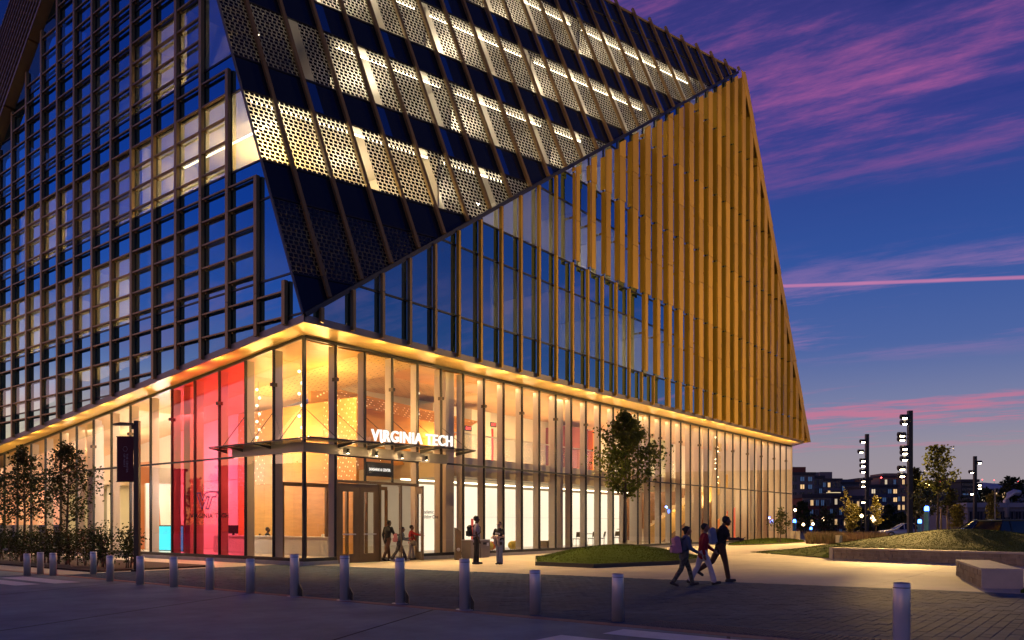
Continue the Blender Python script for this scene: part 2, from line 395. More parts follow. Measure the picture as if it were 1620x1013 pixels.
# tactile strip with raised domes in rows
tact = MB().box((-7.5, -22, -.04), (-6.85, -17.3, .008)).build('tactile_strip', mat('tactile dark', (.10, .10, .11), .7, var=.2), road)
tb = MB()
for i in range(9):
    for j in range(62):
        u, v = -7.46 + i * .068, -21.95 + j * .075
        tb.box((u - .018, v - .025, .008), (u + .018, v + .025, .02))
tag(tb.build('dome', MATS['tactile dark'], tact), kind='stuff')

edge_u = lambda v: -v * .084 + .25
# paver walk: running joints along X
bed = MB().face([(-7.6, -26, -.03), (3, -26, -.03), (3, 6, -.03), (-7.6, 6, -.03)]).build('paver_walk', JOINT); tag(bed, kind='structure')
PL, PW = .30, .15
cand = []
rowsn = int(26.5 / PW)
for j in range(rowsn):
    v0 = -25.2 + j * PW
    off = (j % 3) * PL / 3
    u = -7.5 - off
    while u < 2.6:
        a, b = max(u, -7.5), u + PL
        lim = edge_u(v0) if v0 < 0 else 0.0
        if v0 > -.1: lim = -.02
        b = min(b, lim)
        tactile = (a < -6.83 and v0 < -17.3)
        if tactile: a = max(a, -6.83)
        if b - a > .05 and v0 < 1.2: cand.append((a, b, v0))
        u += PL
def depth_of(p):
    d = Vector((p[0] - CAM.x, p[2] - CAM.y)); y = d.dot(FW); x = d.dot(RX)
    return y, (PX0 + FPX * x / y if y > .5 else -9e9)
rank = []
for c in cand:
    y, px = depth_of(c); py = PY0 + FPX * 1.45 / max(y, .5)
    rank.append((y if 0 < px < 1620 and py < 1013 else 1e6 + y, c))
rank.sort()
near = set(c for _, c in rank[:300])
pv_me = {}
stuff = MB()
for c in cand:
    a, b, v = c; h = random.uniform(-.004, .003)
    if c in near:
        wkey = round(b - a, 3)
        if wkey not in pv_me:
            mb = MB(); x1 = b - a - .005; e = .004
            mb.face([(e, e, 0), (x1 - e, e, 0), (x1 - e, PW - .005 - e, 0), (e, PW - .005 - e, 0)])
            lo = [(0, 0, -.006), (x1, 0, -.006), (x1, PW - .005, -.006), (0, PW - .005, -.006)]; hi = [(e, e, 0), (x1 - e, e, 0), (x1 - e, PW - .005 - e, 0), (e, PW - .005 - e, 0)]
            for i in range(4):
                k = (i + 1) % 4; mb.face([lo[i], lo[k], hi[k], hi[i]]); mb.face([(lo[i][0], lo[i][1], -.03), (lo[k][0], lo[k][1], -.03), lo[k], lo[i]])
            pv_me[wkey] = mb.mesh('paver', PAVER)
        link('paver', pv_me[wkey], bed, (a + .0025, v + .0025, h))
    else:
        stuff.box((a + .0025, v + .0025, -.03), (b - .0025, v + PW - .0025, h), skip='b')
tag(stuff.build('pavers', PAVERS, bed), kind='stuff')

# concrete plaza slabs
plaza = MB().face([(-.2, -60, -.025), (70, -60, -.025), (70, .3, -.025), (-.2, .3, -.025)]).build('plaza', JOINT); tag(plaza, kind='structure')
S = 3.0
for i in range(-1, 21):
    for j in range(1, 15):
        u0, u1 = .3 + i * S, .3 + (i + 1) * S; v1, v0 = -(j - 1) * S - .02, -j * S - .02
        p = [(u0, v0), (u1, v0), (u1, v1), (u0, v1)]
        p = clip(p, lambda q: q[0] - (-q[1] * .084 + .27))
        if len(p) < 3 or area2(p) < .05: continue
        c = (sum(q[0] for q in p) / len(p), sum(q[1] for q in p) / len(p))
        q = [(c[0] + (x - c[0]) * .9975, c[1] + (y - c[1]) * .9975, -.03) for x, y in p]
        MB().prism(q[::-1], (0, 0, .03 + random.uniform(-.001, .001))).build('slab', CONC, plaza)
# left side pavement and planting bed
sw = MB().box((-7.5, 1.25, -.05), (-.02, 60, -.005)).build('pavement', CONC); tag(sw, kind='structure')
mb_ = MB(); mb_.box((-6.35, 1.7, -.05), (-2.4, 46, .05))
tag(mb_.build('planting_bed', MULCH), kind='structure')

def blades(name, pts, mat_, h, parent=None, wd=.012, lean=.4, seed=1, kind='stuff'):
    rnd = random.Random(seed); mb = MB()
    for x, y, z in pts:
        a = rnd.uniform(0, 6.28); hh = h * rnd.uniform(.6, 1.25); b = rnd.uniform(0, 6.28); k = rnd.uniform(0, lean) * hh
        dx, dy = math.cos(a) * wd, math.sin(a) * wd
        mb.face([(x - dx, y - dy, z - .01), (x + dx, y + dy, z - .01), (x + math.cos(b) * k, y + math.sin(b) * k, z + hh)])
    o = mb.build(name, mat_, parent); tag(o, kind=kind); return o
rnd = random.Random(5)
# tree mound with a steel edge
poly = [(4.87, -6.47), (4.72, -8.9), (8.7, -10.05), (12.4, -9.5), (15.3, -6.6), (14.2, -4.0), (8.8, -3.6)]
cm = Vector((10.6, -6.3))
ring = []
for i in range(len(poly)):
    p, q = Vector(poly[i]), Vector(poly[(i + 1) % len(poly)])
    for k in range(6): ring.append(p.lerp(q, k / 6))
def mound_z(p):
    best = 1e9
    d = Vector(p) - cm; an = math.atan2(d.y, d.x); r = d.length
    # distance to boundary along this direction
    for i in range(len(poly)):
        a, b = Vector(poly[i]) - cm, Vector(poly[(i + 1) % len(poly)]) - cm
        e = b - a; den = d.normalized().x * e.y - d.normalized().y * e.x if r > 1e-6 else 0
        if abs(den) < 1e-9: continue
        t_ = (a.x * e.y - a.y * e.x) / den; s_ = (a.x * d.normalized().y - a.y * d.normalized().x) / den
        if t_ > 0 and -1e-6 <= s_ <= 1 + 1e-6: best = min(best, t_)
    q = min(1, r / best) if best < 1e8 else 0
    return .10 + .50 * (1 - q * q) ** 1.2, q
mb = MB(); nR = len(ring); rings = 7
vs = []
for k in range(rings + 1):
    for p in ring:
        c = cm.lerp(p, k / rings * .995); z, q = mound_z(c) if k else (.60, 0)
        vs.append((c.x, c.y, z + .015 * mnoise.noise((c.x * 1.5, c.y * 1.5, 0))))
mb.v = vs
for k in range(rings):
    for i in range(nR):
        l = (i + 1) % nR
        mb.f.append((k*nR + i, (k+1)*nR + i, (k+1)*nR + l, k*nR + l)); mb.m.append(0); mb.sm.append(True)
mnd = mb.build('lawn_mound', GRASS); tag(mnd, kind='structure')
eb = MB()
for i in range(len(poly)):
    p, q = Vector(poly[i]), Vector(poly[(i + 1) % len(poly)]); d = (q - p).normalized(); n_ = Vector((d.y, -d.x))
    n_ = n_ if n_.dot(p - cm) > 0 else -n_
    a, b = p - d * .02, q + d * .02
    eb.prism([(a.x, a.y, -.02), (b.x, b.y, -.02), (b.x + n_.x * .03, b.y + n_.y * .03, -.02), (a.x + n_.x * .03, a.y + n_.y * .03, -.02)], (0, 0, .16))
eb.build('steel_edge', BLACKM, mnd)
pts = []
while len(pts) < 15000:
    p = (rnd.uniform(4.6, 15.4), rnd.uniform(-10.1, -3.5)); z, q = mound_z(p)
    if q < .985: pts.append((p[0], p[1], z))
blades('grass', pts, BLADE, .032, seed=2)
# big lawn rise behind the low wall
W0, W1 = Vector((16.89, -12.86)), Vector((14.2, -21.9))
wd = (W1 - W0).normalized(); wn = Vector((-wd.y, wd.x)); wn = wn if wn.x > 0 else -wn
def sst(x, a, b):
    t_ = max(0, min(1, (x - a) / (b - a))); return t_ * t_ * (3 - 2 * t_)
def lawn_z(u, v):
    fr = 1 if v < W0.y else sst(u - (16.9 + (v - W0.y) * .95), 0, 3.0 * sst(v - W0.y, 0, .6) + .01)
    return fr * .40 * sst(-v, 7.2, 12.5) * (1 - sst(u, 30, 40)) + .80 * math.exp(-((u - 27) / 6.5) ** 2 - ((v + 16.3) / 4.2) ** 2) + .02 * mnoise.noise((u * .7, v * .7, 0))
mb = MB(); nu, nv = 40, 44; vs = []
def lawn_p(i, j):
    v = -7.4 - j / nv * 24
    line = (W0 + wd * ((v - W0.y) / wd.y)).x + .28
    if v > W0.y: line = 16.9 + (v - W0.y) * .95
    return line + (42 - line) * i / nu, v
for j in range(nv + 1):
    for i in range(nu + 1):
        u, v = lawn_p(i, j); vs.append((u, v, lawn_z(u, v)))
mb.v = vs
for j in range(nv):
    for i in range(nu):
        a = j * (nu + 1) + i
        mb.f.append((a, a + nu + 1, a + nu + 2, a + 1)); mb.m.append(0); mb.sm.append(True)
lw = mb.build('lawn', GRASS); tag(lw, kind='structure')
pts = []
for _ in range(42000):
    i, j = (rnd.random() ** 1.25) * nu, rnd.random() * nv * .62; u, v = lawn_p(i, j); pts.append((u, v, lawn_z(u, v)))
blades('grass', pts, BLADE, .035, wd=.016, seed=3)
# small lawn strip beside the stone bench
strip = MB().box((2.2, -24, -.03), (7.6, -21.0, .06)).build('lawn_strip', GRASS); tag(strip, kind='structure')
blades('grass', [(rnd.uniform(2.2, 7.6), rnd.uniform(-24, -21.05), .06) for _ in range(5000)], BLADE, .09, seed=4)
# low bed in front of the glass end
mb = MB(); n_ = 30
ce = (41.0, -1.5)
for k in range(5):
    q = k / 4
    for i in range(n_):
        a = 2 * math.pi * i / n_; mb.v.append((ce[0] + 7.2 * q * math.cos(a), ce[1] + 1.15 * q * math.sin(a), .06 + .28 * (1 - q * q)))
for k in range(4):
    for i in range(n_):
        l = (i + 1) % n_; mb.f.append((k*n_ + i, (k+1)*n_ + i, (k+1)*n_ + l, k*n_ + l)); mb.m.append(0); mb.sm.append(True)
for i in range(n_):
    l = (i + 1) % n_; p, q = mb.v[4*n_ + i], mb.v[4*n_ + l]; mb.face([(p[0], p[1], -.02), (q[0], q[1], -.02), q, p], 1)
tag(mb.build('lawn_bed', [GRASS, BLACKM]), kind='structure')
pts = []
for _ in range(7000):
    a, q = rnd.uniform(0, 6.28), math.sqrt(rnd.random()) * .98; pts.append((ce[0] + 7.2 * q * math.cos(a), ce[1] + 1.15 * q * math.sin(a), .06 + .28 * (1 - q * q)))
blades('grass', pts, BLADE, .09, seed=6)
# ---------------------------------------------------------------- the building
bld = thing('academic_building', 'faceted glass building with gold and bronze fins over a lit glazed ground floor', 'building')
def opaque_glass(name, base, r0, k, refl=(1, 1, 1)):
    m = glass(name, r0=r0, k=k, refl=refl, wob=.02); nt = m.node_tree
    tr = next(x for x in nt.nodes if x.type == 'BSDF_TRANSPARENT'); d = nt.nodes.new('ShaderNodeBsdfDiffuse'); d.inputs[0].default_value = (*base, 1)
    mx = next(x for x in nt.nodes if x.type == 'MIX_SHADER'); nt.links.new(d.outputs[0], mx.inputs[1]); nt.nodes.remove(tr); return m
GSPAN = opaque_glass('spandrel glass', (.004, .006, .012), .50, 2.2, (.48, .84, 1.0))
GPVS = opaque_glass('solar spandrel', (.004, .006, .012), .07, 4)
MOD = 1.4; ML = 1.74
OU, OV = 1.27, 1.63                         # overhang of the upper storeys
def ztop(v): return 8.05 - .102 * v          # the left soffit falls away from the corner
SL = .6647                                   # slope of the facet's lower edge on the right facade
zAB = lambda u: 8.2 + (u + OU) * SL
uE = lambda z: 34.58 + (32.03 - z) * .573
vAC = lambda z: -OV + (z - 8.2) / 2.482
vEd = lambda z: 23.16 - (z - 20.75) * 1.235
PN = (-0.24095965, -0.9002969, 0.36249684); PK = PN[0] * -1.27 + PN[1] * -1.63 + PN[2] * 8.2
def pv_v(u, z): return (PK - PN[0] * u - PN[2] * z) / PN[1]
# --- ground-floor glazing, right side
sl_ = MB(); kb = MB()
kb.box((-.16, -.16, -.02), (1.4, .3, .13)).box((5.64, -.16, -.02), (50.4, .3, .13)).box((-.16, .3, -.02), (.2, 31.5, .13))
kb.build('plinth', STONE, bld)
MB().box((-.07, -.07, .13), (1.4, .10, .25)).box((5.64, -.07, .13), (50.35, .10, .25)).box((-.07, .10, .13), (.10, 31.4, .25)).build('sill', DARK, bld)
MB().box((-.045, -.045, .25), (.06, .06, 8.0)).build('corner_post', DARK, bld)
MB().box((7.4, -.045, 3.95), (50.3, .04, 4.02)).box((-.045, 4.3, 3.95), (.04, 31.3, 4.02)).build('transom', DARK, bld)
MB().box((.07, -.04, 7.93), (50.3, .04, 8.05)).build('head', DARK, bld)
mull = MB().box((-.028, -.05, .25), (.028, .04, 7.93)).mesh('mullion', DARK)
finr = MB().box((-.035, .05, .2), (.035, .36, 7.9)).mesh('glass_fin', FINW)
brk = MB().box((-.07, -.10, 0), (.07, .12, .13)).mesh('bracket', mat('bracket brown', (.10, .07, .05), .5))
mdoor = MB().box((-.03, -.05, 2.98), (.03, .04, 7.93)).mesh('mullion', DARK)
for k in range(0, 36):
    u0, u1 = MOD * k, MOD * (k + 1)
    if k:
        link('mullion', mdoor if k in (2, 3) else mull, bld, (u0, 0, 0))
        if k in (2, 3): MB().box((-.035, .05, 3.98), (.035, .36, 7.9)).build('glass_fin', FINW, bld, (u0, 0, 0))
        elif k % 6: link('glass_fin', finr, bld, (u0, 0, 0))
        else:
            link('glass_fin', finr, bld, (u0, 0, 0))
            MB().box((-.62, .45, .15), (-.1, 1.0, 8.0)).build('column', FINW, bld, (u0, 0, 0))
        if k % 2: link('bracket', brk, bld, (u0, 0, 6.62))
    if k in (1, 2, 3): MB().face([(u0, 0, 3.06), (u1, 0, 3.06), (u1, 0, 3.95), (u0, 0, 3.95)]).build('glass_pane', GLOW, bld)
    else: MB().face([(u0, 0, .25), (u1, 0, .25), (u1, 0, 3.95), (u0, 0, 3.95)]).build('glass_pane', GLOW, bld)
    MB().face([(u0, 0, 4.02), (u1, 0, 4.02), (u1, 0, 7.93), (u0, 0, 7.93)]).build('glass_pane', GLOW, bld)
MB().box((50.3, -.05, .13), (50.4, 9, 8.05)).build('end_frame', FINW, bld)
# --- ground-floor glazing, left side
for k in range(0, 18):
    v0, v1 = ML * k, ML * (k + 1)
    m = GPINK if k in (2, 3, 4) else GLOW
    if k:
        MB().box((-.05, -.028, .25), (.04, .028, ztop(v0) - .1)).build('mullion', DARK, bld, (0, v0, 0))
        MB().box((.05, -.035, .2), (.36, .035, ztop(v0) - .12)).build('glass_fin', FINW, bld, (0, v0, 0))
        if k % 2: link('bracket', brk, bld, (0, v0, ztop(v0) - 1.45), R(90))
        if k in (5, 10, 15): MB().box((.45, -.6, .15), (1.0, -.1, ztop(v0))).build('column', FINW, bld, (0, v0, 0))
    MB().face([(0, v1, .25), (0, v0, .25), (0, v0, 3.95), (0, v1, 3.95)]).build('glass_pane', m, bld)
    MB().face([(0, v1, 4.02), (0, v0, 4.02), (0, v0, ztop(v0) - .12), (0, v1, ztop(v1) - .12)]).build('glass_pane', m, bld)
MB().prism([(-.04, .07, 7.93), (-.04, 31.3, ztop(31.3) - .12), (-.04, 31.3, ztop(31.3)), (-.04, .07, 8.045)], (.08, 0, 0)).build('head', DARK, bld)
# --- soffits and fascia
uend = 48.3
def sofL(u, v): return 8.05 - .102 * v + .131 * u
for k in range(18):
    a, b = 2.8 * k, 2.8 * (k + 1) - .012
    if k == 0: q = [(0, 0), (-OU + .005, -OV + .005), (b, -OV + .005), (b, 0)]
    elif k == 17: q = [(a, 0), (a, -OV + .005), (uend, -OV + .005), (50.3, 0)]
    else: q = [(a, 0), (a, -OV + .005), (b, -OV + .005), (b, 0)]
    MB().prism([(x, y, 8.05) for x, y in q], (0, 0, .04)).build('soffit_panel', SOFF, bld)
vb = [0] + [3.48 * k for k in range(1, 11)]
for i in range(10):
    a, b = vb[i], vb[i + 1] - .012
    q = [(0, a), (0, b), (-OU + .005, b if i else b), (-OU + .005, a if i else -OV + .005)]
    MB().prism([(x, y, sofL(x, y)) for x, y in q], (0, 0, .04)).build('soffit_panel', SOFF, bld)
MB().prism([(-OU, -OV - .02, 8.0), (uend, -OV - .02, 8.0), (uend, -OV - .02, 8.24), (-OU, -OV - .02, 8.24)], (0, .06, 0)).build('fascia', FASC, bld)
MB().prism([(-OU - .02, -OV - .02, 8.0), (-OU - .02, 34, sofL(-OU, 34) - .05), (-OU - .02, 34, sofL(-OU, 34) + .16), (-OU - .02, -OV - .02, 8.24)], (.06, 0, 0)).build('fascia', FASC, bld)
MB().prism([(uend, -OV, 8.0), (50.6, .1, 8.0), (50.6, .1, 8.24), (uend, -OV, 8.24)], (.05, .02, 0)).build('fascia', FASC, bld)
# --- upper right facade: glazing
zs = [8.24, 9.7]
for f in range(6): zs += [12.5 + 4.2 * f, 13.9 + 4.2 * f]
fuR = [.69 + 1.352 * (k - 1) for k in range(0, 38)]                 # fins of the right facade
us = [-OU] + [(u + 17.62) / .9897 - 17.62 for u in fuR]
VR = -OV
trm = MB()
for r in range(len(zs) - 1):
    z0, z1 = zs[r], zs[r + 1]
    for i in range(len(us) - 1):
        p = [(us[i], z0), (us[i + 1], z0), (us[i + 1], z1), (us[i], z1)]
        p = clip(p, lambda q: zAB(q[0]) - .1 - q[1]); p = clip(p, lambda q: 34.58 + (32.03 - q[1]) * .573 - q[0]) if p else p
        if len(p) < 3 or area2(p) < .02: continue
        MB().face([(x, VR, z) for x, z in p]).build('window_pane' if r % 2 else 'spandrel_pane', GUP if r % 2 else GSPAN, bld)
    lo, hi = max(-OU, (z0 - 8.2) / SL - OU), uE(z0)
    if r and hi > lo: trm.box((lo, VR - .03, z0 - .035), (hi, VR + .05, z0 + .035))
trm.build('transom', DARK, bld)
gk = MB()
for u in us[1:]:
    zt = min(zAB(u) - .1, 8.24 + max(0, (uE(8.24) - u) / .573))
    if zt > 8.5: MB().box((u - .03, VR - .035, 8.24), (u + .03, VR + .05, zt)).build('gasket', DARK, bld)
# lower edge trim of the facet
def bar(p, q, wd_, hd, nrm=(0, -1, 0)):
    p, q = Vector(p), Vector(q); d = (q - p).normalized(); n_ = Vector(nrm); n_ = (n_ - d * n_.dot(d)).normalized(); c = d.cross(n_)
    return MB().obox((p + q) / 2, d, n_, c, (q - p).length / 2, wd_, hd)
bar((-OU, -OV - .03, 8.22), (34.58, -OV - .03, 32.03), .09, .075).build('edge_trim', DARK, bld)
bar((-OU - .02, -OV, 8.22), (-OU - .02, 3.29 + 4.8, 20.41 + 11.9), .04, .03, (-1, -.3, 0)).build('edge_trim', mat('dull trim', (.10, .10, .11), .5), bld)
# --- right facade: slim fins, then wide gold plates
lev = [(8.06, 9.7), (9.7, 13.9), (13.9, 18.1), (18.1, 22.3), (22.3, 26.5), (26.5, 32.6)]
thr = [22.6, 20.2, 14.0, 12.4, 0, 0]
for u in fuR:
    for li, (z0, z1) in enumerate(lev):
        ztp = zAB(u + .1) - .12
        zr = 8.24 + (uE(8.24) - u) / .573
        top = min(z1 - .02, ztp, zr)
        if top - z0 < .25: continue
        if u < thr[li]:
            MB().box((u - .06, -1.85, z0), (u + .06, -1.70, top)).build('fin', GOLD if u > 6 else BRONZE, bld)
        else:
            n_ = (u - thr[li]) / MOD
            wv = min(.60, .22 + .07 * n_ + .03 * li)
            # the plate: top follows the facet edge or the sloping end of the wall
            pl = [(u - .09, z0), (u - .09 + wv, z0), (u - .09 + wv, z1 - .02), (u - .09, z1 - .02)]
            pl = clip(pl, lambda q: zAB(q[0]) - .14 - q[1]); pl = clip(pl, lambda q: uE(q[1]) + .35 - q[0]) if pl else pl
            if len(pl) < 3 or area2(pl) < .06: continue
            zm = z0 + 1.9 + .35 * ((li + int(u)) % 2)
            for pp in (clip(pl, lambda q: zm - .012 - q[1]), clip(pl, lambda q: q[1] - zm - .012)):
                if len(pp) > 2 and area2(pp) > .05: MB().prism([(x, -2.08 + random.uniform(-.006, .006), z) for x, z in pp], (0, .045, 0)).build('cladding_panel', GOLD, bld)
            dp = min(.27, .14 + .04 * n_)
            MB().box((u - .13, -2.03, z0 + .05), (u - .10, -2.03 + dp, max(z0 + .2, top - (.45 if top < z1 - .1 else .04)))).build('side_panel', GOLD, bld)
            if top - z0 > 2.2:
                MB().box((u - .085, -2.03, (z0 + top) / 2 - .05), (u - .03, -1.66, (z0 + top) / 2 + .05)).build('plate_bracket', BRONZE, bld)
# end facet seen edge-on: short plates stepping down the sloping edge
for k in range(8):
    z0 = 8.1 + k * 3.0; z1 = min(z0 + 2.97, 31.9)
    a, b = uE(z0) + .42, uE(z1) + .30
    MB().prism([(a - .75, -2.10, z0), (a, -2.10, z0), (b, -2.10, z1), (b - .75, -2.10, z1)], (0, .04, 0)).build('end_plate', GOLD, bld)
    MB().prism([(a, -2.10, z0), (b, -2.10, z1), (b + .5, -1.2, z1), (a + .5, -1.2, z0)], (.04, 0, 0)).build('end_plate', GOLD, bld)
MB().face([(uE(8.24), -1.6, 8.24), (uE(8.24) + 12, 20, 8.24), (uE(32) + 9, 20, 32.0), (uE(32.0), -1.6, 32.0)]).build('end_wall', BRONZE, bld)

# --- solar facet
def pvp(u, z, o=0.0): return (u + PN[0] * o, pv_v(u, z) + PN[1] * o, z + PN[2] * o)
def pv_poly(name, p, m):
    me = bpy.data.meshes.new(name); me.from_pydata([pvp(u, z) for u, z in p], [], [tuple(range(len(p)))]); me.materials.append(m)
    uv = me.uv_layers.new(name='uv')
    for lp in me.loops: q = p[lp.vertex_index]; uv.data[lp.index].uv = (q[0], q[1] * 1.07)
    return link(name, me, bld)
pu = [-OU] + [-.25 + MOD * k for k in range(0, 27)]
pz = [8.2, 9.7]
for f in range(5): pz += [12.5 + 4.2 * f, 13.9 + 4.2 * f]
pz += [30.7, 32.1]
pz = sorted(set(round(z, 3) for z in pz if z <= 32.2))
hl = MB()
for r in range(len(pz) - 1):
    z0, z1 = pz[r], pz[r + 1]; vis = abs((z0 - 9.7) / 4.2 - round((z0 - 9.7) / 4.2)) < .02 and z0 < 29
    for i in range(len(pu) - 1):
        cuts = [pu[i], pu[i + 1]]
        split = (i + r // 2) % 2 == 0 and z0 > 13 and i > 1
        if split: cuts = [pu[i], pu[i] + .55, pu[i + 1]]
        for j in range(len(cuts) - 1):
            p = [(cuts[j], z0), (cuts[j + 1], z0), (cuts[j + 1], z1), (cuts[j], z1)]
            p = clip(p, lambda q: q[1] - zAB(q[0]) - .06)
            if len(p) < 3 or area2(p) < .02: continue
            if split and j == 0: pv_poly('clear_pane', p, GLOW if vis else GSPAN)
            else: pv_poly('solar_panel', p, SOLAR if vis else PVBLACK)
    ue = min(34.4, (z0 - 8.2) / SL - OU)
    if r and ue > -OU + .2:
        a, b = Vector(pvp(-OU, z0, .0)), Vector(pvp(ue, z0, .0)); d = (b - a).normalized(); n_ = Vector(PN)
        hl.obox((a + b) / 2, d, n_, d.cross(n_), (b - a).length / 2, .03, .035)
hl.build('transom', DARK, bld)
for k in range(0, 26):
    u = -.25 + MOD * k; zb = zAB(u) + .05
    edges = [zb] + [z for z in (9.7, 13.9, 18.1, 22.3, 26.5, 30.7) if z > zb + .4] + [32.45]
    for a, b in zip(edges[:-1], edges[1:]):
        if b - a < .2: continue
        p, q = Vector(pvp(u, a, .13)), Vector(pvp(u, b - .02, .13)); d = (q - p).normalized(); n_ = Vector(PN); c = d.cross(n_).normalized()
        MB().obox((p + q) / 2, d, n_, c, (q - p).length / 2, .07, .065).build('fin', BRONZE, bld)
bar(pvp(-OU, 32.15), pvp(34.5, 32.15), .06, .06).build('coping', BRONZE, bld)

# --- upper left facade
UL = -OU
fv = [-.76] + [.80 + 1.705 * k for k in range(0, 19)]
pvb = [-OV] + [-.52] + [1.05 + 1.722 * k for k in range(0, 19)]
zsl = [4.4, 6.9] + [8.3, 9.7]
for f in range(6): zsl += [12.5 + 4.2 * f, 13.9 + 4.2 * f]
tl = MB()
for r in range(len(zsl) - 1):
    z0, z1 = zsl[r], zsl[r + 1]
    for i in range(len(pvb) - 1):
        p = [(pvb[i], z0), (pvb[i + 1], z0), (pvb[i + 1], z1), (pvb[i], z1)]
        for fn in (lambda q: q[0] - (vAC(q[1]) + .05), lambda q: vEd(q[1]) - q[0], lambda q: q[1] - (sofL(UL, q[0]) + .18)):
            p = clip(p, fn) if p else p
        if len(p) < 3 or area2(p) < .02: continue
        MB().face([(UL, y, z) for y, z in p][::-1]).build('window_pane' if r % 2 else 'spandrel_pane', GUP if r % 2 else GSPAN, bld)
    lo, hi = vAC(z0) + .05, min(vEd(z0), 32)
    lo = max(lo, (8.05 - .131 * OU + .18 - z0) / .102) if z0 < 8.2 else lo
    if hi > lo: tl.box((UL - .03, lo, z0 - .03), (UL + .05, hi, z0 + .03))
tl.build('transom', DARK, bld)
lou = []
for i, v in enumerate(fv):
    zb = sofL(UL, v) + .05; zt = min(8.2 + (v - .35 + OV) * 2.482, 20.75 + (23.16 - v) / 1.235 - .3, 34)
    if zt - zb < .4: continue
    MB().box((UL - .02, v - .03, zb + .15), (UL + .06, v + .03, zt)).build('gasket', DARK, bld)
    e = [zb] + [z for z in (9.3, 13.5, 17.7, 21.9, 26.1, 30.3) if zb + .6 < z < zt - .4] + [zt]
    for a, b in zip(e[:-1], e[1:]):
        MB().box((-1.44, v - .085, a), (-1.31, v + .085, b - .015)).build('fin', BRONZE, bld)
    if i + 1 < len(fv):
        v2 = fv[i + 1]
        for j in range(-4, 32):
            z = 8.27 + .845 * j
            if z < sofL(UL, (v + v2) / 2) + .35: continue
            if z > 8.2 + (v - .1 + OV) * 2.482 - .3 or z > 20.75 + (23.16 - v2) / 1.235 - .2: continue
            lou.append((v + .085, v2 - .085, z))
lm = MB().box((-1.42, -.01, -.028), (-1.32, 1.535, .028)).box((-1.34, 1.38, -.09), (-1.27, 1.45, -.025)).mesh('louvre', BRONZE)
lou.sort(key=lambda q: ((q[0] - CAM.y) ** 2 + (q[2]) ** 2))
inview = [q for q in lou if 0 < depth_of((-1.5, 0, q[0]))[1]]
ms = MB(); cnt = 0
for q in lou:
    inn = depth_of((-1.5, 0, q[1]))[1] > -10 and PY0 - FPX * (q[2] - 1.45) / depth_of((-1.5, 0, q[0]))[0] > -40
    if cnt < 298 and inn:
        link('louvre', lm, bld, (0, q[0], q[2])); cnt += 1
    else: ms.box((-1.42, q[0], q[2] - .028), (-1.32, q[1], q[2] + .028))
tag(ms.build('louvres', BRONZE, bld), kind='stuff')
# --- bronze woven facet at the upper left
E1, E2 = Vector((UL, 16.85, 25.86)), Vector((UL, 23.16, 20.75)); ev = (E1 - E2).normalized(); dh = Vector((.11, .994, 0)).normalized()
fn = ev.cross(dh).normalized(); fn = fn if fn.x < 0 else -fn
P = lambda a, b, o=0.: tuple(E2 + ev * a + dh * b + fn * o)
MB().face([P(-16, .1), P(22, .1), P(22, 22), P(-16, 22)]).build('facet_backing', mat('dark glass backing', (.01, .012, .02), .2), bld)
wf = MB()
for k in range(12):
    b = .1 + 1.0 * k; c = Vector(P(3, b, .3)); wf.obox(c, ev, dh, fn, 19, .10, .16)
fo = wf.build('facet_fins', BRONZE, bld); tag(fo, kind='stuff')
wl = MB()
for k in range(12):
    for j in range(110):
        a = -15.6 + j * .34 + (k % 2) * .17; c = Vector(P(a, .6 + 1.0 * k, .27)); wl.obox(c, dh, ev, fn, .40, .05, .13)
tag(wl.build('facet_louvres', BRONZE, bld), kind='stuff')
ef = MB()
for k in range(10):
    a = -14 + 3.6 * k; c = Vector(P(a, -.05, .22)); ef.obox(c, ev, dh, fn, 1.75, .12, .24)
ef.build('facet_edge', BRONZE, bld)
# ---------------------------------------------------------------- inside the building
def rv(px, py, v):
    d = ray(px, py); return CAM + d * ((v - CAM.y) / d.y)
def lu(px, py, u):
    d = ray(px, py); return CAM + d * ((u - CAM.x) / d.x)
def perforated(name, base, dot, scale, r, estr):
    m = bpy.data.materials.new(name); m.use_nodes = True; nt = m.node_tree; n = nt.nodes; l = nt.links; b = n['Principled BSDF']; b.inputs['Roughness'].default_value = .5
    tc = n.new('ShaderNodeTexCoord'); mp = n.new('ShaderNodeMapping'); mp.inputs['Rotation'].default_value = (0, R(32), R(20)); vo = n.new('ShaderNodeTexVoronoi'); vo.inputs['Scale'].default_value = scale; vo.inputs['Randomness'].default_value = 0
    l.new(tc.outputs['Object'], mp.inputs[0]); l.new(mp.outputs[0], vo.inputs['Vector'])
    lt = n.new('ShaderNodeMath'); lt.operation = 'LESS_THAN'; l.new(vo.outputs['Distance'], lt.inputs[0]); lt.inputs[1].default_value = r
    mx = n.new('ShaderNodeMix'); mx.data_type = 'RGBA'; mx.inputs[6].default_value = (*base, 1); mx.inputs[7].default_value = (*dot, 1); l.new(lt.outputs[0], mx.inputs[0]); l.new(mx.outputs[2], b.inputs['Base Color'])
    b.inputs['Emission Color'].default_value = (1, .75, .4, 1); me = n.new('ShaderNodeMath'); me.operation = 'MULTIPLY'; me.inputs[1].default_value = estr; l.new(lt.outputs[0], me.inputs[0]); l.new(me.outputs[0], b.inputs['Emission Strength'])
    MATS[name] = m; return m
PERF = perforated('perforated timber', (.62, .31, .07), (.8, .6, .3), 6.2, .24, .7)
PERFD = perforated('perforated ceiling', (.62, .40, .15), (.12, .06, .02), 6.0, .24, 0)
CEILM = mat('ceiling panel', (.70, .46, .25), .6, var=.05, scale=1, perobj=.04)
CREAM = mat('cream plaster', (.70, .58, .40), .7, var=.03)
BACKLIT = emis('backlit wall', (1, .83, .60), 1.25, (.25, .10))
LED = emis('led strip', (1, .82, .55), 9)
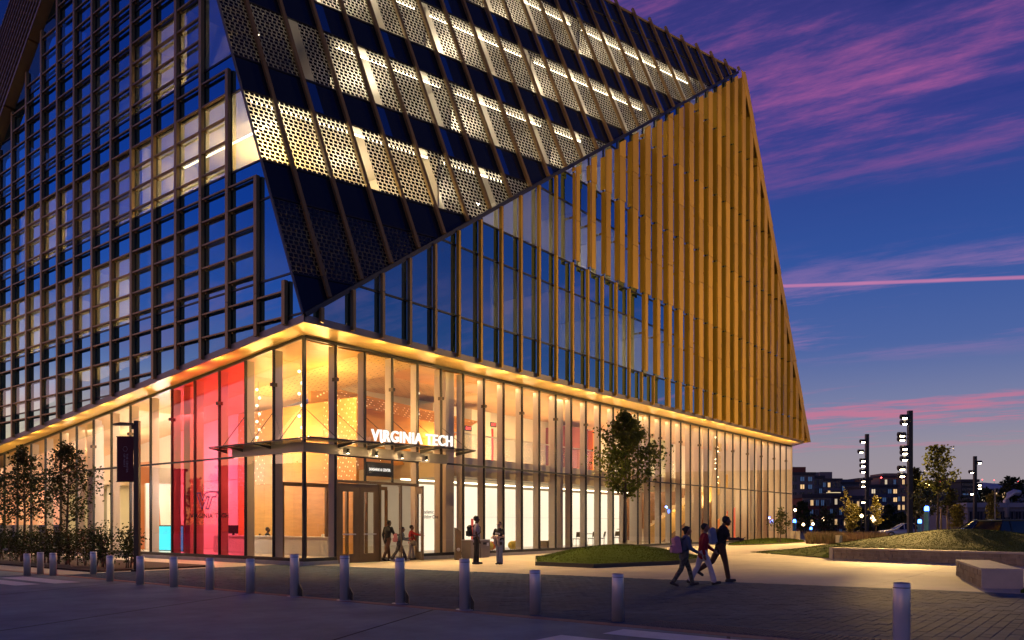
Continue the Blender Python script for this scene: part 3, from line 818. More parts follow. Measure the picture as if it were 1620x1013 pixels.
SCRC = emis('cyan screen', (.02, .85, .95), 1.2, (1.5, .08)); SCRM = emis('magenta screen', (1, .45, .95), 1.1)
ORANGEW = mat('orange wall', (.85, .22, .03), .6)
REDW = mat('red wall', (.75, .05, .05), .6)
# floors and ceilings of the lower storey
MB().box((.1, .36, .02), (50.3, 14, .15)).box((.1, 14, .02), (10, 31, .15)).build('floor', FLOORM, bld)
for i in range(0, 18):
    a = 6 + i * 2.46
    MB().box((a, .38, 7.98), (a + 2.44, 3.2, 8.02)).build('ceiling_panel', WOOD if a < 9 else CEILM, bld)
    MB().box((a, 3.22, 7.98), (a + 2.44, 8.2, 8.02)).build('ceiling_panel', PERFD if a < 12 else CEILM, bld)
for j in range(0, 12):
    a = .3 + j * 2.6; zc = lambda v: min(7.95, ztop(v) - .02)
    for b, c, m in ((.1, 2.98, WOOD), (3, 6, PERFD if j < 3 else CEILM)):
        MB().prism([(b, a, zc(a)), (c, a, zc(a)), (c, a + 2.58, zc(a + 2.58)), (b, a + 2.58, zc(a + 2.58))], (0, 0, .03)).build('ceiling_panel', m if j < 5 else CEILM, bld)
# mezzanine right: slab edge, ceiling below, back walls
MB().box((8.6, .55, 4.02), (29.8, .62, 4.40)).build('mezzanine_edge', CREAM, bld)
MB().box((8.6, .62, 3.55), (29.8, 7.0, 4.38)).build('mezzanine_slab', CREAM, bld)
MB().box((8.6, 1.5, 3.535), (29.8, 1.58, 3.56)).build('slot', DARK, bld)
MB().box((8.6, 3.9, 3.50), (29.8, 4.05, 3.54)).build('cove_light', LED, bld)
for k in range(8):
    MB().box((10.2 + k * 2.4, 4.5, .15), (12.57 + k * 2.4, 4.55, 1.80)).build('backlit_panel', BACKLIT, bld)
    MB().box((10.2 + k * 2.4, 4.5, 1.812), (12.57 + k * 2.4, 4.55, 3.38)).build('backlit_panel', BACKLIT, bld)
MB().box((8.6, 6.9, 4.4), (50.2, 7.05, 8.0)).build('upper_wall', WHITEP, bld)
for k, (a, b, m) in enumerate(((12.0, 14.2, WHITEP), (15.0, 16.6, WHITEP), (24.2, 26.6, mat('dark red room', (.22, .05, .05), .6)), (27.2, 28.0, ORANGEW))):
    MB().box((a, 5.2, 4.4), (b, 6.88, 7.6)).build('partition', m, bld)
MB().box((8.6, .70, 4.45), (29.8, .715, 5.45)).build('balustrade', GLOW, bld)
MB().box((8.6, .68, 5.45), (29.8, .73, 5.50)).build('handrail', STEEL, bld)
MB().box((5.2, 12.0, .15), (52, 12.15, 8.0)).build('back_wall', WHITEP, bld)
lamp('POINT', (8.0, 8.5, 5.5), 260, (1, .74, .42), .3, name='lobby_glow')
MB().box((29.8, 6.6, .15), (50.2, 6.75, 4.4)).build('dark_wall', WOODD, bld)
# timber stair climbing to the right
st = MB(); sb = MB()
for k in range(22):
    a = 30.0 + k * .52; z = .15 + k * .193
    st.box((a, 2.4, z), (a + .56, 4.3, z + .19))
st.build('stair', mat('stair tread', (.7, .6, .45), .5), bld)
MB().prism([(29.6, 2.3, .15), (31.0, 2.3, .15), (42.6, 2.3, 4.4), (42.6, 2.3, 5.4), (29.6, 2.3, 1.25)], (0, .08, 0)).build('stair_side', mat('bright timber', (.72, .45, .12), .5, var=.12, scale=3), bld)
MB().prism([(33, 3.9, .15), (42.6, 3.9, .15), (42.6, 3.9, 3.9)], (0, .5, 0)).build('stair_wall', WOODD, bld)
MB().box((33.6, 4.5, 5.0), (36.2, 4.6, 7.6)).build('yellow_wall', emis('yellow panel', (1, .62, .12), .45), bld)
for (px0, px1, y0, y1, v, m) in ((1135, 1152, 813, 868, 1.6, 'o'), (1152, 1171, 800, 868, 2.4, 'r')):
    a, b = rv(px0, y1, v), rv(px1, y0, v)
    MB().prism([(a.x, v, .15), (b.x, v, .15), (b.x, v, b.z), (a.x, v, b.z - .5)], (0, .12, 0)).build('red_panel', emis('lit red panel', (1, .09, .03), .75) if m == 'r' else emis('lit orange panel', (1, .20, .02), .65), bld)  # plain walls made to glow; their lit look is put into the colour
# lobby: timber wall behind the desk, sloping timber prow, white walls
for k in range(4):
    MB().box((5.0, 3.0 + 2.15 * k, .15), (5.15, 5.14 + 2.15 * k, 3.3)).build('timber_panel', WOOD, bld)
    MB().box((5.0, 3.0 + 2.15 * k, 3.312), (5.15, 5.14 + 2.15 * k, 6.8)).build('timber_panel', PERF if k in (0, 3) else WOOD, bld)
pr = [rv(492, 606, 6.2), rv(757, 667, 3.4), rv(735, 681, 3.2), rv(640, 735, 3.8), rv(560, 745, 5.0), rv(492, 700, 6.2)]
MB().prism(pr, (.05, .25, 0)).build('timber_prow', WOOD, bld)
ps = [rv(500, 612, 6.1), rv(752, 668, 3.32), rv(700, 672, 3.5), rv(640, 660, 4.1), rv(500, 628, 6.1)]
MB().prism([p + Vector((0, -.03, 0)) for p in ps], (0, .02, 0)).build('perforated_band', PERF, bld)
MB().box((5.0, 11.62, .15), (5.15, 31, 3.6)).build('white_wall', WHITEP, bld)
MB().box((5.0, 11.62, 3.62), (5.15, 31, 6.8)).build('white_wall', WHITEP, bld)
MB().box((1.0, 19.5, 3.5), (5.0, 31, 4.25)).build('mezzanine_slab', CREAM, bld)
for v in (16.4, 20.5, 26):
    MB().box((2.9, v, .15), (5.0, v + .12, 3.5)).build('partition', WHITEP, bld)
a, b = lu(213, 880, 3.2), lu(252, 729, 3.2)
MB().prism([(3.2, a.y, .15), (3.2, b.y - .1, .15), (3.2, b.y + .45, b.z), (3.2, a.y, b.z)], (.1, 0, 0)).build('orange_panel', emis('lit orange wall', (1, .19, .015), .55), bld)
def screen(name, px0, px1, y0, y1, u, m, label):
    a, b = lu(px0, y1, u), lu(px1, y0, u)
    t = thing(name, label, 'screen', (u, (a.y + b.y) / 2, a.z)); hw = abs(a.y - b.y) / 2; h = b.z - a.z
    MB().box((.02, -hw - .05, -.05), (.08, hw + .05, h + .05)).build('frame', BLACKM, t)
    MB().box((0, -hw, 0), (.015, hw, h)).build('display', m, t)
    return t
screen('wall_screen', 249, 289, 833, 870, 2.6, SCRC, 'glowing turquoise screen standing low behind the left glass')
t = screen('wall_screen', 338, 363, 805, 838, 5.2, SCRM, 'tall wall screen glowing magenta behind the pink glass')
for k in range(5): MB().box((-.01, -.5, .25 + k * .22), (-.004, .1 + .12 * (k % 3), .31 + k * .22)).build('text_line', mat('screen text', (.25, .05, .25), .6), t)
t = screen('wall_screen', 141, 148, 839, 852, 3.0, emis('blue screen', (.25, .45, 1), .9), 'small blue lit screen beyond the two left trees')
# reception desk, two receptionists and chairs come later; exit signs
desk = thing('reception_desk', 'long pale reception desk in the lobby behind the corner glass', 'desk', (3.0, 2.2, .15))
MB().box((0, 0, 0), (.5, 8.3, .74)).build('desk_front', mat('desk white', (.78, .72, .55), .5), desk)
MB().box((-.06, -.06, .74), (.62, 8.36, .78)).build('desk_top', mat('desk top', (.8, .76, .66), .4), desk)
a = lu(372, 845, 3.3)
t = thing('desk_monitor', 'black monitor seen from behind on the desk in pink light', 'monitor', (3.2, a.y, .93), R(15))
MB().box((-.02, -.28, .08), (.02, .28, .46)).build('panel', BLACKM, t); MB().box((-.02, -.04, 0), (.05, .04, .12)).box((-.12, -.12, 0), (.12, .12, .015)).build('stand', BLACKM, t)
def exit_sign(loc, rz, label):
    t = thing('exit_sign', label, 'exit sign', loc, rz)
    MB().box((-.24, 0, -.12), (.24, .05, .12)).build('housing', BLACKM, t)
    place_text('lettering', text_mesh('EXIT', .36, .14, 0, .01), emis('exit red', (1, .06, .05), 4) if 'exit red' not in MATS else MATS['exit red'], (-.18, -.004, -.07), (1, 0, 0), t)
p = rv(741, 678, 2.2); exit_sign(p, 0, 'small dark exit sign with red letters under the ceiling right of the timber wedge')
p = rv(781, 672, 4.5); exit_sign(p, 0, 'red exit sign glowing above the red post on the upper floor')
p = lu(143, 822, 4.0); exit_sign(p, R(-90), 'exit sign glowing red behind the second left tree')
# upper storeys: slabs, core walls, partitions
for f in range(-1, 6):
    zb, zt = 12.68 + 4.2 * f, 13.55 + 4.2 * f
    if f == -1: zb = 8.12
    if zt > 31.5: break
    ua, va, vm = (zt - 8.2) / SL - OU, vAC(zt), min(vEd(zt), 33) - .3
    if f == -1: va = vAC(9.2)
    poly = [(UL + .12, va + .35), (ua + .55, VR + .15), (uE(zt) - .8, VR + .15), (uE(zt) + 1, 8), (6.5, 8), (6.5, vm), (UL + .12, vm)]
    if f == -1:
        for a_, b_, z_ in ((vAC(9.2) + .3, 34, 0),):
            MB().prism([(UL + .12, a_, sofL(UL, a_) + .35), (UL + .12, 33, sofL(UL, 33) + .35), (UL + .12, 33, sofL(UL, 33) + .9), (UL + .12, a_, 9.2)], (7.5, 0, 0)).build('floor_slab', CREAM, bld)
        poly = [(UL + 1.5, VR + .3), (47, VR + .3), (49, 8), (6.2, 8), (6.2, 5), (UL + 1.5, 5)]
    if f == -1: MB().prism([(x, y, zb) for x, y in poly], (0, 0, zt - zb)).build('floor_slab', WHITEP, bld); continue
    def foot(z):
        return [(UL + .08, vAC(z) + .16, z), ((z - 8.2) / SL - OU + .30, VR + .07, z), (uE(z) - .8, VR + .07, z), (uE(z) + 1, 8, z), (6.5, 8, z), (6.5, min(vEd(z), 33) - .2, z), (UL + .08, min(vEd(z), 33) - .2, z)]
    A_, B_ = foot(zb), foot(zt); mb = MB(); mb.face(A_[::-1]); mb.face(B_)
    for i in range(7): l = (i + 1) % 7; mb.face([A_[i], A_[l], B_[l], B_[i]])
    mb.build('floor_slab', WHITEP, bld)
MB().box((5.6, 6.2, 8.3), (52, 6.35, 31.3)).box((5.45, 6.2, 8.3), (5.6, 33, 31.3)).build('core_wall', WHITEP, bld)
mb = MB()
zz = lambda f: (9.35 + 4.2 * f, 12.66 + 4.2 * f)
for f, vsx in ((0, (9.6, 13.6, 18.7, 24)), (1, (9.1, 15.8, 21)), (2, (5.6, 9.1, 17.8)), (3, (7, 14))):
    for v in vsx: z0, z1 = zz(f); mb.box((UL + .2, v, z0 + .2), (5.45, v + .12, z1))
for f, usx in ((0, (8.8, 14, 19.5, 25)), (1, (6.9, 12.2, 15.5, 19.7)), (2, (3.3, 8.9, 14.5, 20)), (3, (2.2, 9, 15, 24)), (4, (9.2, 20))):
    for u in usx:
        z0, z1 = zz(f); va = max(VR, pv_v(u, z1) if u < (z1 - 8.2) / SL - OU else VR) + .45
        mb.box((u, va, z0 + .2), (u + .12, 6.2, z1))
mb.build('partition', WHITEP, bld)
# ---- lamps of the lit rooms, some of them added fill
WARM = (1, .74, .42); NEUT = (1, .82, .58)
def room(u0, u1, v0, v1, z, e, c=NEUT):
    if z < 8: return lamp('AREA', ((u0 + u1) / 2, (v0 + v1) / 2, z), e, c, size=abs(u1 - u0), sy=abs(v1 - v0), name='ceiling_lamp')
    n_ = max(1, round(max(abs(u1 - u0), abs(v1 - v0)) / 4.5)); al = abs(u1 - u0) > abs(v1 - v0)
    for q in range(n_):
        s = (q + .5) / n_
        lamp('POINT', (u0 + (u1 - u0) * (s if al else .5), v0 + (v1 - v0) * (.5 if al else s), z - .9), e * .62 / n_, c, .22, name='ceiling_lamp')
led = MB()
def strip_u(u0, u1, v, z): led.box((u0, v - .04, z - .03), (u1, v + .04, z))
def strip_v(v0, v1, u, z): led.box((u - .04, v0, z - .03), (u + .04, v1, z))
# left facade rooms
WL_ = (1, .62, .17)
room(.5, 4, 2.6, 8.8, 16.6, 950, WL_); room(.5, 4, 9.6, 15.4, 16.6, 110, WL_); room(.5, 4, 16, 20.6, 16.6, 330, WL_)
room(.5, 4, 6.0, 8.9, 20.8, 260, WL_); room(.5, 4, 10, 17, 20.8, 24); room(.5, 4, 1.6, 5.2, 20.8, 6)
room(.5, 4, 9.9, 13.3, 12.6, 480, WL_); room(.5, 4, 14, 18.4, 12.6, 240, WL_); room(.5, 4, 19, 23.6, 12.6, 520, WL_); room(.5, 4, 4, 9.2, 12.6, 2)
strip_v(2.5, 8.8, .6, 16.5); strip_v(10.5, 13.2, .9, 12.5); strip_v(19.4, 23.2, .9, 12.5); strip_v(6.2, 8.8, .8, 20.6)
# solar facet rooms
for f, u0, u1, e in ((1, -.8, 6.7, 260), (1, 7.1, 12, 120), (1, 12.5, 15.3, 60), (2, 3.6, 8.7, 190), (2, 9.2, 14.3, 200), (2, 14.7, 19.8, 160), (3, 3, 8.8, 160), (3, 9.3, 14.8, 200), (3, 15.3, 23.8, 260), (4, 9.5, 19.8, 260), (4, 20.3, 33, 330)):
    z = 12.58 + 4.2 * f
    um = min((u0 + u1) / 2, (z - 8.2) / SL - OU - .6); v0 = max(VR, pv_v(um, z)) + .9
    room(u0 + .3, u1 - .3, v0, 5.8, z, e * 1.35, (1, .82, .58))
    ulim = min(u1 - .1, (z - 8.2) / SL - OU - 1.2)
    vv = pv_v(ulim, z)
    # the visible linear luminaire runs parallel to the facet
    a, b = Vector((u0 + .2, pv_v(u0 + .2, z) + .7, z - .05)), Vector((ulim, vv + .7, z - .05))
    if ulim > u0 + 1: led.obox((a + b) / 2, (b - a).normalized(), Vector((0, 0, 1)).cross((b - a).normalized()), (0, 0, 1), (b - a).length / 2, .035, .02)
# right facade rooms
room(9, 13.8, 0, 5, 12.6, 34); room(14.2, 19.3, 0, 5, 12.6, 40); room(19.8, 24.5, 0, 5, 12.6, 170); room(0, 8.5, 0, 5, 12.6, 1.2)
room(15.8, 19.5, 0, 5, 16.7, 200); room(20, 28, 0, 5, 16.7, 40)
led.build('linear_light', LED, bld)
spot = MB()
for u, z in ((1.55, 20.0), (.2, 20.1), (8.2, 15.2)): p = pvp(u, z, -.5); spot.obox(p, (1, 0, 0), (0, 1, 0), (0, 0, 1), .05, .05, .05)
spot.build('spot_light', LED, bld)
# lobby, mezzanine and ground floor
AMB = (1, .60, .20)
lamp('POINT', (3.2, 2.6, 6.2), 480, AMB, .35, name='lobby_glow'); lamp('POINT', (3.6, 6.8, 5.6), 420, AMB, .35, name='lobby_glow'); lamp('POINT', (11.0, 2.0, 5.4), 80, AMB, .3, name='lobby_glow')
room(1, 5.8, .8, 6, 7.6, 120, AMB); lamp('POINT', (1.7, 3.0, 3.2), 90, (1, .66, .25), .3, name='lobby_glow'); lamp('POINT', (2.6, 13.5, 4.2), 560, (1, .82, .78), .4, name='lobby_glow'); lamp('POINT', (1.8, 8.5, 3.0), 240, (1, .78, .72), .3, name='lobby_glow')  # desk-front lamp and pale pink-bay lamps are added fill without fittings
for k, u in enumerate((10.5, 14, 17.5, 21, 24.5, 28)): lamp('POINT', (u, 3.6, 5.4), 185, (1, .68, .34), .45, name='mezzanine_lamp')
lamp('AREA', (19, .34, 7.85), 190, (1, .68, .34), 21, sy=.25, name='cove_lamp'); lamp('AREA', (40, .42, 7.85), 130, (1, .68, .34), 20, sy=.25, name='cove_lamp'); lamp('AREA', (.42, 14, 6.0), 120, (1, .70, .40), .25, sy=16, name='cove_lamp')
for u in (32, 36, 40, 44, 47.5): lamp('POINT', (u, 3.6, 5.2), 230, (1, .68, .34), .45, name='hall_lamp')
for u in (33, 38.5, 45): lamp('POINT', (u, 1.6, 3.2), 170, WARM, .2, name='hall_lamp')
for u in (12, 18, 24): room(u - 2, u + 2, 1, 3.8, 3.5, 45, NEUT)
for v in (13.8, 18, 23, 28): room(1.4, 5, v - 1.6, v + 1.6, 3.45, 110, (1, .74, .30))
lamp('POINT', (3, 18, 5.4), 110, (1, .74, .45), .3, name='upper_lamp'); lamp('POINT', (3, 24, 5.0), 110, (1, .74, .45), .3, name='upper_lamp')
cyan = lamp('AREA', (2.4, 9.6, 3.4), 30, (.25, .9, 1), 1.0, name='cyan_lamp')
# soffit: small uplights along the outer lip
for k in range(34):
    u = -.6 + 1.45 * k
    lamp('SPOT', (u, -1.50, 7.72), 52.0 * random.uniform(.6, 1.5), (1, .62, .20), 0, aim=(u, -.9, 8.05), spot=R(165), blend=.9, name='soffit_light')
for k in range(16):
    v = .2 + 1.75 * k; z = sofL(-1.1, v) - .42
    lamp('SPOT', (-1.16, v, z + .08), 52.0 * random.uniform(.6, 1.5), (1, .60, .18), 0, aim=(-.7, v, z + .42), spot=R(165), blend=.9, name='soffit_light')
for k in range(9):
    lamp('SPOT', (2.4 + 5.4 * k, -1.2, 7.95), 3000, (1, .62, .24), .08, aim=(2.4 + 5.4 * k, -4.0, 0), spot=R(92), blend=.9, name='soffit_downlight')
for k in range(6):
    lamp('SPOT', (-1.0, 1.5 + 3.6 * k, sofL(-1, 1.5 + 3.6 * k) - .06), 900, (1, .66, .34), .08, aim=(-3.2, 1.5 + 3.6 * k, 0), spot=R(90), blend=.9, name='soffit_downlight')
# pendant globe strings
GLB = emis('globe glass', (1, .82, .58), 2.6)
for i, (x, y, zt, zb) in enumerate(((7.0, 1.4, 7.95, 4.3), (1.6, 2.3, 7.7, 4.2), (2.0, 5.6, 7.3, 4.6))):
    t = thing('pendant_light', ('string of glowing globes hanging beside the wide lobby column', 'string of globes hanging just left of the glass corner', 'string of globes hanging in the pink lit bay')[i], 'pendant light', (x, y, zt))
    MB().tube([(0, 0, 0), (0, 0, zb - zt)], .008, 5).build('cord', BLACKM, t)
    for k in range(8):
        z = (zb - zt) * (k + 1) / 8.2
        MB().lathe([(0.001, -.065), (.04, -.05), (.065, 0), (.04, .05), (.001, .065)], 10, (.06 * (1 if k % 2 else -1), 0, z)).build('globe', GLB, t)
# ---------------------------------------------------------------- entrance
DOORM = mat('bronze door', (.22, .15, .085), .35, metal=.6, var=.1, scale=2)
MB().box((1.4, -.06, 2.96), (5.62, .12, 3.06)).box((1.4, -.06, .0), (1.46, .10, 2.96)).box((5.56, -.06, 0), (5.62, .10, 2.96)).box((3.50, -.06, 0), (3.58, .10, 2.96)).build('door_frame', DOORM, bld)
MB().box((1.4, -.06, 3.92), (5.62, .05, 3.98)).build('transom', DARK, bld)
def leaf(hx, wd_, ang, flip, v=0.0):
    """A door leaf hinged at x = hx; ang swings it outwards."""
    t = MB()
    s = -1 if flip else 1
    def bx(a, b, z0, z1, y0=-.03, y1=.03):
        x0, x1 = sorted((s * a, s * b)); t.box((x0, y0, z0), (x1, y1, z1))
    st_ = .24
    bx(.0, st_, .02, 2.94); bx(wd_ - st_, wd_, .02, 2.94); bx(st_, wd_ - st_, .02, .34); bx(st_, wd_ - st_, 2.64, 2.94)
    d = t.build('door', DOORM, bld, (hx, v, 0), R(-ang) * s)
    x0, x1 = sorted((s * st_, s * (wd_ - st_)))
    MB().face([(x0, 0, .34), (x1, 0, .34), (x1, 0, 2.64), (x0, 0, 2.64)]).build('door_glass', GLOW, d)
    MB().box((x0 - .04, -.10, 1.04), (x1 + .04, -.06, 1.09)).box((x0, -.07, 1.04), (x0 + .03, -.03, 1.09)).box((x1 - .03, -.07, 1.04), (x1, -.03, 1.09)).build('push_bar', STEEL, d)
leaf(1.47, 1.01, 0, False); leaf(3.49, 1.0, 0, True); leaf(3.6, .98, 2 if False else 0, False) if False else None
leaf(4.56, .97, -78, True) if False else None
# the right pair stands open, swung outwards from their jambs
leaf(5.55, .97, 60, True); leaf(4.60, .96, 50, True)
MB().box((4.57, -.04, 2.90), (4.63, .08, 2.96)).build('door_closer', STEEL, bld)
# inner vestibule door line
iv = MB().box((1.0, 2.6, 2.9), (6.4, 2.72, 3.05))
for x in (1.0, 2.05, 3.1, 4.15, 5.2, 6.34): iv.box((x, 2.6, .15), (x + .09, 2.72, 2.9))
iv.build('inner_door_frame', DOORM, bld)
# canopy
CBEAM = mat('canopy beam', (.42, .36, .30), .45, metal=.2, var=.05)
MB().prism([(-.14, -.16, 3.96), (7.2, -.16, 3.96), (7.2, -.16, 4.34), (-.14, -.16, 4.30)], (0, .12, 0)).build('canopy_beam', CBEAM, bld)
MB().prism([(-.14, -.04, 3.96), (-.14, 4.15, 3.96), (-.14, 4.15, 4.29), (-.14, -.04, 4.29)], (.09, 0, 0)).build('canopy_beam', CBEAM, bld)
cz = lambda u: 4.33 + .020 * max(u, 0)
RIB = mat('canopy rib', (.05, .05, .05), .4)
xs = [-.75, 1.4, 2.8, 4.2, 5.6, 7.75]
for i in range(5):
    a, b = xs[i] + .015, xs[i + 1] - .015
    MB().prism([(a, -1.2, cz(a) + .03), (b, -1.2, cz(b) + .03), (b, -.05, cz(b)), (a if i else .0, -.05, cz(a))], (0, 0, .022)).build('canopy_glass', GCANOPY, bld)
ys = [-.85, 1.74, 3.48, 4.6]
for i in range(3):
    a, b = ys[i] + .015, ys[i + 1] - .015
    MB().prism([(-.80, a, 4.31), (-.05, a if i else 0, 4.28), (-.05, b, 4.28), (-.80, b, 4.31)], (0, 0, .022)).build('canopy_glass', GCANOPY, bld)
for u in xs[1:]: MB().prism([(u - .03, -.16, cz(u) - .16), (u - .03, -.16, cz(u) - .01), (u - .03, -1.24, cz(u) + .02), (u - .03, -1.24, cz(u) - .02)], (.05, 0, 0)).build('canopy_rib', RIB, bld)
for v in (1.74, 3.48, 4.55): MB().prism([(-.10, v - .03, 4.14), (-.10, v - .03, 4.27), (-.84, v - .03, 4.30), (-.84, v - .03, 4.27)], (0, .05, 0)).build('canopy_rib', RIB, bld)
bar((-.8, -1.22, 4.33), (7.78, -1.22, 4.50), .02, .02).build('canopy_edge', RIB, bld); bar((-.82, -1.2, 4.33), (-.82, 4.62, 4.32), .02, .02, (-1, 0, 0)).build('canopy_edge', RIB, bld)
for u in (.35, 1.4, 2.8, 4.2, 5.6, 7.0): MB().tube([(u if u > .4 else .05, -.06, 5.45), (u + (.55 if u > .4 else .3), -1.05, cz(u) + .05)], .013, 6).build('tension_rod', BLACKM, bld)
for v in (.05, 1.74, 3.48): MB().tube([(-.06, v, 5.45), (-.70, v + .42, 4.33)], .013, 6).build('tension_rod', BLACKM, bld)
for u in (1.75, 3.15, 4.5, 5.85):
    s_ = MB().lathe([(.001, -.15), (.055, -.15), (.055, .02), (.001, .02)], 10, (u, -.27, 4.17)).build('spot_head', BLACKM, bld)
    MB().lathe([(.001, -.155), (.048, -.155)], 10, (u, -.27, 4.17)).build('lens', emis('lens', (1, .85, .6), 30) if 'lens' not in MATS else MATS['lens'], s_)
    lamp('SPOT', (u, -.30, 4.0), 60, (1, .70, .36), .05, aim=(u, -.9, 0), spot=R(110), name='canopy_spot'); lamp('POINT', (u + .1, -.5, 4.1), 7, (1, .66, .3), .04, name='canopy_fill')  # the point lamp beside each spot is added to brighten the beam
# signs
LETW = emis('sign white', (1, .93, .84), 1.25)
sg = thing('building_sign', 'lit white VIRGINIA TECH letters standing on the glass entrance canopy', 'sign', (0, 0, 0))
xa = Vector((1, 0, .026))
def islands(me):
    bm = bmesh.new(); bm.from_mesh(me); todo = set(bm.faces); res = []
    while todo:
        f = todo.pop(); grp = [f]; st_ = [f]
        while st_:
            c = st_.pop()
            for v in c.verts:
                for n_ in v.link_faces:
                    if n_ in todo: todo.remove(n_); st_.append(n_); grp.append(n_)
        res.append([[tuple(v.co) for v in q.verts] for q in grp])
    bm.free(); return res
tm = text_mesh('VIRGINIA TECH', 4.32, .43, .06, .018)
for isl in islands(tm):
    mb = MB()
    for q in isl: mb.face([(2.02 + x, -1.22 - z, 4.44 + y + .026 * x) for x, y, z in q])
    mb.build('letter', LETW, sg)
MB().prism([(1.95, -1.25, 4.385), (6.45, -1.25, 4.50), (6.45, -1.25, 4.53), (1.95, -1.25, 4.415)], (0, .06, 0)).build('base_rail', RIB, sg)
s2 = thing('door_sign', 'black panel above the doors with white SANGHANI AI CENTER lettering', 'sign', (2.86, -.05, 3.26))
MB().box((0, 0, 0), (1.30, .04, .54)).build('board', BLACKM, s2)
place_text('lettering', text_mesh('SANGHANI AI CENTER', 1.1, .11, 0, .03), LETW, (.10, -.004, .21), (1, 0, 0), s2)
s3 = thing('glass_lettering', 'dark Academic Building One lettering on the glass right of the doors', 'lettering', (0, 0, 0))
place_text('lettering', text_mesh('Academic\nBuilding One', 1.02, .40, 0, .02), BLACKM, (5.78, -.006, 1.62), (1, 0, 0), s3)
s4 = thing('glass_logo', 'lavender outlined VT logo above dark VIRGINIA TECH lettering on the pink glass', 'logo', (0, 0, 0))
LAV = mat('lavender vinyl', (.20, .10, .30), .6)
cv_ = [(230, 147), (268, 147), (291, 232), (318, 160), (332, 146), (366, 133), (468, 133), (446, 190), (404, 190), (362, 325), (331, 325), (371, 190), (344, 190), (290, 325), (283, 325)]
P3 = [lu(280 + x / 7.236, 760 + y / 7.236, -.008) for x, y in cv_]
mb = MB()
for i in range(len(P3)):
    p, q = P3[i], P3[(i + 1) % len(P3)]; d = (q - p).normalized(); c = d.cross(Vector((1, 0, 0)))
    mb.obox((p + q) / 2, d, (1, 0, 0), c, (q - p).length / 2 + .02, .003, .030)
mb.build('emblem', LAV, s4)
for i, (x0, w_) in enumerate(((7.30, 1.62), (5.52, .93))): place_text('lettering', text_mesh(('VIRGINIA', 'TECH')[i], w_, .185, 0, .02), mat('dark vinyl', (.03, .012, .03), .6), (-.008, x0, 1.68), (0, -1, 0), s4)
# post with push plate, bins
kp = ground(724, 886)
t = thing('access_post', 'bronze post with slanted top and push plate right of the entrance doors', 'post', (kp.x, kp.y, 0), R(-38))
MB().prism([(-.11, -.16, 0), (.11, -.16, 0), (.11, -.16, 1.14), (-.11, -.16, 1.30)], (0, .34, 0)).build('housing', DOORM, t)
MB().lathe([(.001, 0), (.07, 0), (.07, .03), (.001, .03)], 14).build('push_plate', STEEL, t, (0, -.165, .42)).rotation_euler = (R(90), 0, 0)
kp = ground(758, 882.5)
BINM = mat('bin metal', (.30, .25, .22), .5, metal=.2, var=.08)
for i, dx in enumerate((0, .66)):
    t = thing('litter_bin', ('grey litter bin behind the man with the backpack, the left of the pair', 'grey litter bin with a small white sticker on its front, the right of the pair')[i], 'bin', (kp.x - .45 + dx, -.62, 0), 0, 'litter bins by the glass')
    MB().box((-.30, -.26, .04), (.30, .26, .74)).box((-.27, -.23, 0), (.27, .23, .04)).build('body', BINM, t); MB().box((-.31, -.27, .74), (.31, .27, .78)).build('lid', STEEL, t)
    MB().box((-.16, -.268, .56), (.16, -.261, .66)).build('slot', BLACKM, t)
    if i: MB().box((.08, -.27, .50), (.22, -.262, .64)).build('sticker', mat('sticker', (.7, .7, .68), .6), t)
# furniture behind the right-hand glass
def chair():
    t = thing('cafe_chair', 'olive cafe chair nearest the column in the ground-floor lounge', 'chair', (0, 0, 0), 0, 'cafe chairs in the ground-floor lounge')
    m = mat('chair shell', (.12, .10, .05), .5)
    MB().box((-.22, -.22, .43), (.22, .22, .47)).build('seat', m, t); MB().prism([(-.22, .20, .55), (.22, .20, .55), (.22, .27, .84), (-.22, .27, .84)], (0, .03, 0)).build('backrest', m, t)
    for sx in (-1, 1):
        for sy in (-1, 1): MB().tube([(sx * .19, sy * .19, .45), (sx * .22, sy * .23, 0)], .012, 6).build('leg', BLACKM, t)
        MB().tube([(sx * .20, .20, .45), (sx * .20, .24, .6)], .012, 6).build('back_post', BLACKM, t)
    return t
c0 = chair(); cp = rv(914, 866, 2.0); c0.location = (cp.x, 2.0, .15); c0.rotation_euler = (0, 0, R(150))
for i, (px, v, rz, lb) in enumerate(((938, 2.2, 160, 'cafe chair second from the column in the ground-floor lounge'), (950, 2.0, 200, 'cafe chair left of the maple trunk, in front of the small table'), (972, 2.4, 170, 'cafe chair just left of the maple trunk behind the glass'), (1000, 2.3, 190, 'cafe chair right of the maple trunk behind the glass'))):
    q = rv(px, 866, v); copy_tree(c0, (q.x, v, .15), R(rz), lb)
tb0 = thing('cafe_table', 'small round cafe table between the chairs left of the maple trunk', 'table', (0, 0, .15), 0, 'cafe tables in the ground-floor lounge')
MB().lathe([(.001, .70), (.38, .70), (.38, .73), (.001, .73)], 20).build('tabletop', mat('table top', (.10, .08, .06), .5), tb0); MB().lathe([(.03, .02), (.03, .70)], 8).build('leg', BLACKM, tb0); MB().lathe([(.001, 0), (.24, 0), (.24, .02), (.001, .03)], 16).build('base', BLACKM, tb0)
q = rv(928, 866, 2.6); tb0.location = (q.x, 2.6, .15)
q = rv(985, 866, 2.7); t2 = copy_tree(tb0, (q.x, 2.7, .15), 0, 'taller round table beside the maple trunk behind the glass'); t2.scale = (1, 1, 1.35)
YEL, ORG = mat('yellow fabric', (.62, .45, .08), .8), mat('orange fabric', (.75, .17, .03), .8)
